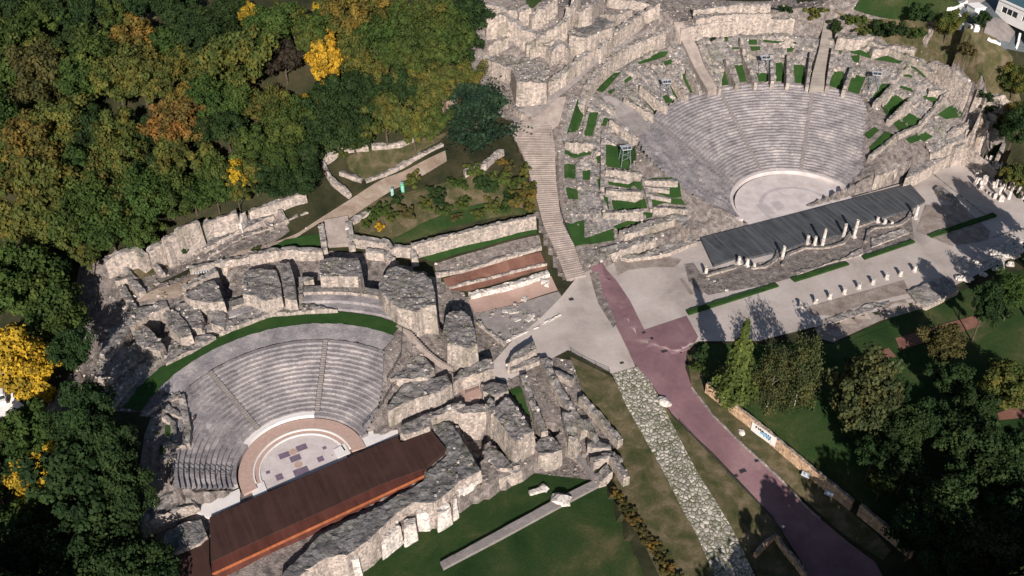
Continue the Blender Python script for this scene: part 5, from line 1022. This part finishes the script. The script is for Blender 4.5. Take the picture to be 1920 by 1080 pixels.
for i, (x, y, s) in enumerate([(1250,880,1.2),(1300,880,1.9),(1330,935,1.4),(1410,930,1.7),(1380,795,1.5),(1440,905,1.0)]):
    q = hit(*full(8, (x, y))); bm = bmesh.new(); add_box(bm, (0, 0, .1), (s, s*.75, .45), .3*i); bmesh.ops.bevel(bm, geom=bm.edges[:], offset=.06, segments=1, affect='EDGES')
    tag(mesh_obj('stone_slab', bm, M['white_stone'], loc=q), f'white stone slab lying on the grey terrace, {ORD[[0,1,2,4,3,5][i]]} from the left', 'stone', 'white slabs on the grey terrace')
# drain covers
for i, (k, p, s, lab) in enumerate((('f', (890,715), (1.7,.8), 'large dark drain cover in the middle of the purple road fork'), ('f', (745,593), (.8,.6), 'dark drain cover at the corner of the pale gravel'), ('f', (800,632), (.6,.7), 'small dark drain cover near the road fork'), ('g', (787,548), (1.3,1.0), 'dark square drain cover on the lower purple road'), ('g', (860,497), (.9,.7), 'dark drain cover by the right kerb of the purple road'), ('g', (752,575), (.9,.7), 'dark drain cover by the left edge of the purple road'), ('f', (597,797), (.8,.5), 'dark drain cover on the pale terrace'), ('f', (255,367), (1.0,.8), 'dark drain cover at the foot of the long stairway'))):
    q = hit(*full(k, p)); bm = bmesh.new(); add_box(bm, (0, 0, .1), (*s, .22), .4)
    for j in range(4): add_box(bm, (0, (j-1.5)*s[1]*.22, .22), (s[0]*.8, .05, .03), .4)
    tag(mesh_obj('drain_cover', bm, M['dark'], loc=q), lab, 'drain cover')
# banner on the ochre wall
b0, b1 = hit(*full('g', (838,334))), hit(*full('g', (956,433))); d = b1-b0; L = np.hypot(d[0], d[1]); ang = math.atan2(d[1], d[0]); mid = (b0+b1)/2
br = empty('banner', (mid[0]-.02, mid[1], mid[2]+.25), 'white banner with dark and blue lettering hung on the ochre wall', 'banner', None, ang)
def bpart(name, c, s, m):
    bm = bmesh.new(); add_box(bm, c, s); o = mesh_obj(name, bm, M[m]); o.parent = br
sgn = -1 if True else 1
bpart('sheet', (0, sgn*.42, 1.15), (L, .05, 2.3), 'plaster')
for i, (x, z, w, h, m) in enumerate([(-.20,1.72,.05,.5,'dark'),(-.165,1.93,.08,.12,'dark'),(-.13,1.68,.05,.42,'dark'),(-.085,1.75,.05,.5,'dark'),(-.05,1.55,.05,.3,'dark'),(-.03,1.75,.05,.4,'dark'),(-.06,1.2,.06,.65,'blue'),(-.01,1.25,.06,.7,'blue'),(.045,1.3,.07,.8,'blue'),(.095,1.25,.06,.7,'blue'),(.14,1.2,.06,.75,'blue'),(.0,1.62,.05,.2,'dark'),(.06,1.68,.05,.25,'dark'),(.12,1.68,.05,.25,'dark'),(.17,1.3,.03,.9,'dark'),(.02,.85,.03,.25,'dark'),(.09,.85,.04,.25,'dark'),(.14,.7,.04,.25,'dark'),(.20,.62,.02,.1,'dark')]):
    bpart('lettering', (x*L*1.6, sgn*.455, z), (w*L*1.15, .03, h), m)
# house at the top right
A = hit(*full('i', (1240,372))); A[2] -= 1.2; B = np.array([*plane(*full('i', (1920,690)), A[2]), A[2]]); A[:2] = plane(*full('i', (1240,372)), A[2]); d = (B-A)[:2]; Lh = np.hypot(*d)*1.7; hr = math.atan2(d[1], d[0])
hs = empty('white_house', A, 'white modern house with a flat dark roof in the top right corner', 'house', None, hr)
def hp(name, boxes, m, parent=None):
    bm = bmesh.new()
    for c, s in boxes: add_box(bm, c, s)
    o = mesh_obj(name, bm, M[m]); o.parent = parent or hs; return o
hp('wall', [((Lh/2, .15, .9), (Lh, .3, 2.0)), ((Lh/2, .15, 4.0), (Lh, .3, 1.2)), ((.8, .15, 2.6), (1.6, .3, 1.7)), ((Lh*.44, .15, 2.6), (1.6, .3, 1.7)), ((Lh*.8, .15, 2.6), (Lh*.4, .3, 1.7)), ((.15, 5.3, 2.2), (.3, 10, 4.8)), ((Lh-.15, 5.3, 2.2), (.3, 10, 4.8)), ((Lh/2, 10.2, 2.2), (Lh, .3, 4.8))], 'plaster')
hp('roof', [((Lh/2, 5.2, 4.72), (Lh+.7, 10.8, .18))], 'slate'); hp('parapet', [((Lh/2, -.1, 4.75), (Lh+.6, .25, .5)), ((-.2, 5, 4.75), (.25, 10, .5))], 'plaster')
for x0, x1 in ((1.6, Lh*.44-.8), (Lh*.44+.8, Lh*.6)):
    w = hp('window', [((x0+(x1-x0)*i/3, .1, 2.6), (.08, .12, 1.7)) for i in range(4)], 'plaster'); hp('pane', [(((x0+x1)/2, .22, 2.6), (x1-x0, .04, 1.7))], 'glass', w)
tag(drape('forecourt', [hit(*full('i', p)) for p in [(1010,745),(1060,560),(1235,425),(1770,650),(1590,965),(1400,940)]], M['pave'], .5, kind=None, thick=.6), 'sloping grey concrete forecourt below the white house', 'forecourt')
def iwall(k, pts, h, t, lab, m='plaster', name='boundary_wall'):
    o = wall(name, k, pts, h, t, M[m], rough=.03, drop=.05, topn=.03, batter=0, step=1); tag(o, lab, 'wall')
iwall('i', [(200,165),(300,160),(420,130),(560,60),(650,0)], .9, .4, 'low white wall along the outer side of the house drive')
iwall('i', [(460,300),(540,400),(620,490),(760,580)], .9, .4, 'curved white wall beside the dark house yard')
iwall('i', [(1110,845),(1200,890),(1400,965)], .5, .5, 'white edging at the foot of the grey forecourt')
iwall('i', [(1840,720),(1800,940)], 2.0, .5, 'white side wall at the right end of the forecourt')
q = hit(*full('i', (830,700))); bm = bmesh.new(); add_box(bm, (0, 0, .8), (1.3, 1.0, 1.7)); add_box(bm, (0, 0, 1.7), (1.6, 1.2, .15)); tag(mesh_obj('gate_pillar', bm, M['plaster'], loc=q), 'white gate pillar at the end of the curved wall', 'pillar')
q = hit(*full('i', (880,380))); bm = bmesh.new(); add_box(bm, (0, 1.5, 1.1), (3.0, 3.2, 2.4)); add_box(bm, (0, 1.5, 2.36), (3.3, 3.5, .15)); add_box(bm, (.4, -.12, .9), (.9, .08, 1.8), m=1); o = mesh_obj('shed', bm, [M['plaster'], M['glass']], loc=q); o.rotation_euler = (0, 0, .25); tag(o, 'small white outbuilding in the dark house yard', 'shed')
# white van parked at the left edge
q = hit(4, 742); bm = bmesh.new(); add_box(bm, (0, 0, 1.35), (2.0, 5.2, 1.9)); bmesh.ops.bevel(bm, geom=bm.edges[:], offset=.22, segments=2, affect='EDGES'); add_box(bm, (0, -2.9, .9), (1.9, .9, 1.0))
van = mesh_obj('body', bm, M['plaster']); vr = empty('parked_van', q, 'white van roof showing under the yellow tree at the left edge', 'van', None, .4); van.parent = vr
for sx in (-1, 1):
    for sy in (-1.7, 1.7):
        bm = bmesh.new(); add_cyl(bm, (sx*.85, sy, .35), (sx*1.05, sy, .35), .36, n=14); o = mesh_obj('wheel', bm, M['dark']); o.parent = vr
bm = bmesh.new(); add_box(bm, (0, -2.62, 1.75), (1.7, .1, .7)); o = mesh_obj('windscreen', bm, M['glass']); o.parent = vr
# lighting towers standing in the plots
def tower(k, b, h, lab):
    p = hit(*full(k, b)); t = empty('lighting_tower', p, lab, 'lighting tower', 'lighting towers around the large theatre', random.uniform(-.3, .3))
    for sx in (-1, 1):
        for sy in (-1, 1):
            bm = bmesh.new(); add_cyl(bm, (sx*1.2, sy*1.2, -.2), (sx*.8, sy*.8, h), .09, .07, 6); o = mesh_obj('leg', bm, M['metal']); o.parent = t
    bm = bmesh.new()
    for z in (h*.33, h*.66):
        for a, b2 in (((-1,-1),(1,-1)), ((1,-1),(1,1)), ((1,1),(-1,1)), ((-1,1),(-1,-1))): add_cyl(bm, (a[0]*1.0, a[1]*1.0, z), (b2[0]*1.0, b2[1]*1.0, z+h*.2), .05, .05, 5)
    o = mesh_obj('brace', bm, M['metal']); o.parent = t
    bm = bmesh.new(); add_box(bm, (0, 0, h), (2.3, 2.3, .12)); [add_box(bm, (x, -1.1, h+.5), (.06, .06, 1.0)) for x in (-1.1, 0, 1.1)]; add_box(bm, (0, -1.1, h+1.0), (2.3, .06, .06)); o = mesh_obj('platform', bm, M['steel']); o.parent = t
    for x in (-.7, 0, .7):
        bm = bmesh.new(); add_cyl(bm, (x, -.6, h+.35), (x, -1.0, h+.25), .22, .3, 10); o = mesh_obj('spotlight', bm, M['dark']); o.parent = t
tower(3, (885,650), 4.2, 'steel lighting tower left of the stone gangway'); tower('n', (470,640), 4.2, 'steel lighting tower right of the long radial wall, behind the seats'); tower(4, (710,590), 4.0, 'steel lighting tower among the right hand plots'); tower(5, (615,240), 4.4, 'steel lighting tower between the seats and the long stairway')
# railings
def railing(k, pts, h, lab, m='dark', gap=1.8):
    P3 = dens(H(k, pts), gap); bm = bmesh.new()
    for a, b in zip(P3[:-1], P3[1:]):
        for z in (h, h*.5): add_cyl(bm, (a[0], a[1], a[2]+z), (b[0], b[1], b[2]+z), .045, .045, 5)
    r = mesh_obj('rail', bm, M[m]); t = empty('railing', P3[0], lab, 'railing'); move_in(r, t)
    for a in P3:
        bm = bmesh.new(); add_cyl(bm, (0, 0, -.2), (0, 0, h+.05), .055, .055, 6); o = mesh_obj('post', bm, M[m]); o.parent = t; o.location = Vector(a)-t.location
railing('d', [(1385,280),(1460,330),(1545,370),(1630,410)], 1.1, 'dark railing along the terrace edge above the dry bank')
railing('o', [(270,590),(400,700),(475,780),(540,840)], 1.1, 'dark railing below the streaked bastion, at the stairway top')
railing('d', [(320,140),(312,300),(260,400),(225,450)], 1.0, 'thin railing down the right edge of the smaller theatre seats')
railing('d', [(330,440),(250,510),(200,600),(70,750)], 1.0, 'thin railing along the lower right edge of the smaller theatre seats')
railing('d', [(720,540),(800,510)], 1.1, 'short double railing across the pink passage')
railing('c', [(300,380),(500,395),(690,410)], 1.0, 'thin railing across the left benches of the smaller theatre')
railing(5, [(115,60),(118,190),(130,360),(165,500),(205,640),(270,800),(335,980)], 1.1, 'long dark railing on the right side of the long stairway', gap=2.2)
railing('g', [(470,300),(640,490),(790,640),(940,790)], .6, 'low dark kerb rail along the left edge of the purple road', gap=3)
# green cabins beside the dirt path
for k, b, h, w, m, lab in ((8, (560,70), 2.2, .85, 'green', 'bright green cabin beside the dirt path'), (8, (490,95), 1.7, .6, 'teal', 'small pale green box left of the bright green cabin')):
    p = hit(*full(k, b)); bm = bmesh.new(); add_box(bm, (0, 0, h/2), (w, w, h)); bmesh.ops.bevel(bm, geom=bm.edges[:], offset=.06, segments=2, affect='EDGES'); add_box(bm, (0, 0, h+.05), (w*1.12, w*1.12, .14), m=1); add_box(bm, (0, -w/2-.01, h*.45), (w*.6, .03, h*.75), m=1)
    tag(mesh_obj('cabin', bm, [M[m], M['teal']], loc=p), lab, 'cabin')
for k, b, lab in (('g', (1105,583), 'pale information panel on the shaded verge, nearer the banner'), ('g', (1222,678), 'bluish information panel on the shaded verge, by the wall gap')):
    p = hit(*full(k, b)); bm = bmesh.new(); add_box(bm, (-.5, 0, .4), (.07, .07, .9)); add_box(bm, (.5, 0, .4), (.07, .07, .9)); add_box(bm, (0, -.1, .95), (1.5, .9, .06), rx=.5, m=1)
    o = mesh_obj('information_panel', bm, [M['dark'], M['steel']], loc=p); o.rotation_euler = (0, 0, -.6); tag(o, lab, 'panel')
# people
def person_mesh(shirt, legs, sit=False):
    bm = bmesh.new(); sk = bm.verts.layers.skin.verify(); V = []
    if not sit: pts = [((0,0,.95),.15),((0,0,1.15),.14),((0,0,1.38),.16),((0,0,1.50),.065),((0,-.01,1.66),.105),((.10,0,.90),.09),((.11,-.12,.50),.065),((.11,-.05,.08),.05),((.11,-.20,.03),.04),((-.10,0,.90),.09),((-.11,.10,.50),.065),((-.11,.16,.08),.05),((-.11,.02,.03),.04),((.21,0,1.40),.06),((.26,.04,1.12),.045),((.25,-.10,.90),.035),((-.21,0,1.40),.06),((-.26,-.04,1.12),.045),((-.25,-.14,.92),.035)]
    else: pts = [((0,0,.12),.15),((0,.02,.35),.14),((0,-.02,.58),.16),((0,-.03,.72),.065),((0,-.05,.88),.105),((.10,-.05,.12),.09),((.13,-.42,.18),.07),((.13,-.44,-.25),.05),((.13,-.58,-.3),.04),((-.10,-.05,.12),.09),((-.13,-.42,.18),.07),((-.13,-.44,-.25),.05),((-.13,-.58,-.3),.04),((.21,-.02,.6),.06),((.25,-.1,.35),.045),((.15,-.32,.26),.035),((-.21,-.02,.6),.06),((-.25,-.1,.35),.045),((-.15,-.32,.26),.035)]
    ed = [(0,1),(1,2),(2,3),(3,4),(0,5),(5,6),(6,7),(7,8),(0,9),(9,10),(10,11),(11,12),(2,13),(13,14),(14,15),(2,16),(16,17),(17,18)]
    for i, (p, r) in enumerate(pts):
        v = bm.verts.new(p); v[sk].radius = (r, r); v[sk].use_root = i == 0; V.append(v)
    for a, b in ed: bm.edges.new((V[a], V[b]))
    me = bpy.data.meshes.new('person'); bm.to_mesh(me); bm.free(); o = bpy.data.objects.new('person_tmp', me); COL.objects.link(o)
    o.modifiers.new('s', 'SKIN'); o.modifiers.new('u', 'SUBSURF').levels = 1
    out = bpy.data.meshes.new_from_object(o.evaluated_get(bpy.context.evaluated_depsgraph_get())); bpy.data.objects.remove(o); out.name = 'person'
    for m in ('skin', shirt, legs, 'hair'): out.materials.append(M[m])
    b0 = -.83 if sit else 0
    for f in out.polygons:
        c = f.center; z = c.z-b0 if sit else c.z; f.use_smooth = True
        low = (z < .93) if not sit else (c.y < -.2 and c.z < .3) or c.z < .15
        f.material_index = 3 if (z > 1.68 or (z > 1.58 and c.y > .02)) else 0 if z > 1.50 or (abs(c.x) > .2 and z < 1.15 and not low) else 2 if low else 1
    return out
PA, PB, PC = person_mesh('shirt_w', 'jeans'), person_mesh('shirt_d', 'jeans'), person_mesh('shirt_d', 'hair', True)
for me_, (px, py), rz, off, lab in ((PA, (1027,304), 3.0, .15, 'person in a white top climbing the long stairway'), (PA, (1281,66), 2.0, .5, 'person in a white top on the stone gangway at the top'), (PA, (951,694), .6, .2, 'person in a white top among the walls of the smaller theatre'), (PA, (1466,996), 2.8, .1, 'person in a white top walking at the edge of the road shade'), (PC, (364,793), -.6, .55, 'person in dark clothes sitting on the smaller theatre benches'), (PB, (1145,925), 1.2, .1, 'person in a dark top standing at the end of the long lawn wall')):
    p = hit(px, py); o = bpy.data.objects.new('person', me_); COL.objects.link(o); o.location = (p[0], p[1], p[2]+off); o.rotation_euler = (0, 0, rz); tag(o, lab, 'person')
# loose stones and weeds lying on the ruins
bpy.context.view_layer.update(); DG = bpy.context.evaluated_depsgraph_get()
OKN = ('massif', 'ruined', 'terrain', 'vault_remains', 'radial_wall', 'ring_wall', 'horn_wall', 'ledge', 'rim_wall', 'cross_wall', 'corridor_wall', 'room_wall', 'stage_back_wall', 'ruin_', 'rubble', 'scene_ground', 'shaded', 'side_wall', 'grey_terrace', 'dirt_path')
fv, ff, fm, tv, tb = [], [], [], [], []
def scatter(n, cx, cy, r0, r1, half):
    for _ in range(n):
        a = random.uniform(0, 2*math.pi); r = math.sqrt(random.uniform(r0*r0, r1*r1)); x, y = cx+r*math.cos(a), cy+r*math.sin(a)
        ok, loc, nor, idx, ob_, _m = S.ray_cast(DG, Vector((x, y, 90)), Vector((0, 0, -1)))
        if not ok or not ob_.name.startswith(OKN) or nor.z < .45: continue
        if ob_.name.startswith('terrain') and ob_.data.polygons[idx].material_index != 1: continue
        if noise.noise(Vector((x*.25, y*.25, 4))) < -.1 and random.random() < .6: continue
        if random.random() < half:
            s = random.uniform(.1, .27)*(1.6 if random.random() < .1 else 1); b0 = len(fv); rz = random.uniform(0, 3.1); sx, sy, sz = s*random.uniform(.7, 1.4), s*random.uniform(.6, 1.1), s*random.uniform(.5, .9)
            for dx, dy, dz in ((-1,-1,-1),(1,-1,-1),(1,1,-1),(-1,1,-1),(-1,-1,1),(1,-1,1),(1,1,1),(-1,1,1)):
                px, py = dx*sx*random.uniform(.7, 1.1), dy*sy*random.uniform(.7, 1.1); fv.append((loc.x+px*math.cos(rz)-py*math.sin(rz), loc.y+px*math.sin(rz)+py*math.cos(rz), loc.z+dz*sz*random.uniform(.7, 1.1)+sz*.4))
            for q in ((3,2,1,0),(4,5,6,7),(0,1,5,4),(1,2,6,5),(2,3,7,6),(3,0,4,7)): ff.append(tuple(b0+i for i in q))
            fm.extend([random.choice((0, 0, 1, 2))]*6)
        else:
            w = random.uniform(.15, .45)
            for _k in range(7): tv.append((loc.x+random.gauss(0, w*.6), loc.y+random.gauss(0, w*.6), loc.z+random.uniform(.02, w*.6))); tb.append(random.uniform(.25, .6))
scatter(5200, OC[0], OC[1], 24, 60, .72); scatter(5200, GC[0], GC[1], 38, 66, .72); scatter(1800, 20, 240, 0, 34, .75)
me = bpy.data.meshes.new('loose_stones'); me.from_pydata(fv, [], ff); me.polygons.foreach_set('material_index', fm)
for m in ('ruin', 'ruin_pale', 'white_stone'): me.materials.append(M[m])
o = bpy.data.objects.new('loose_stones', me); COL.objects.link(o); tag(o, kind='stuff')
tv = np.array(tv); me = leaf_mesh('weeds', tv, RNG.normal(size=tv.shape)+[0, 0, .8], .16, np.array(tb)); me.materials[0] = LEAF['o']
o = bpy.data.objects.new('weeds', me); COL.objects.link(o); tag(o, kind='stuff')
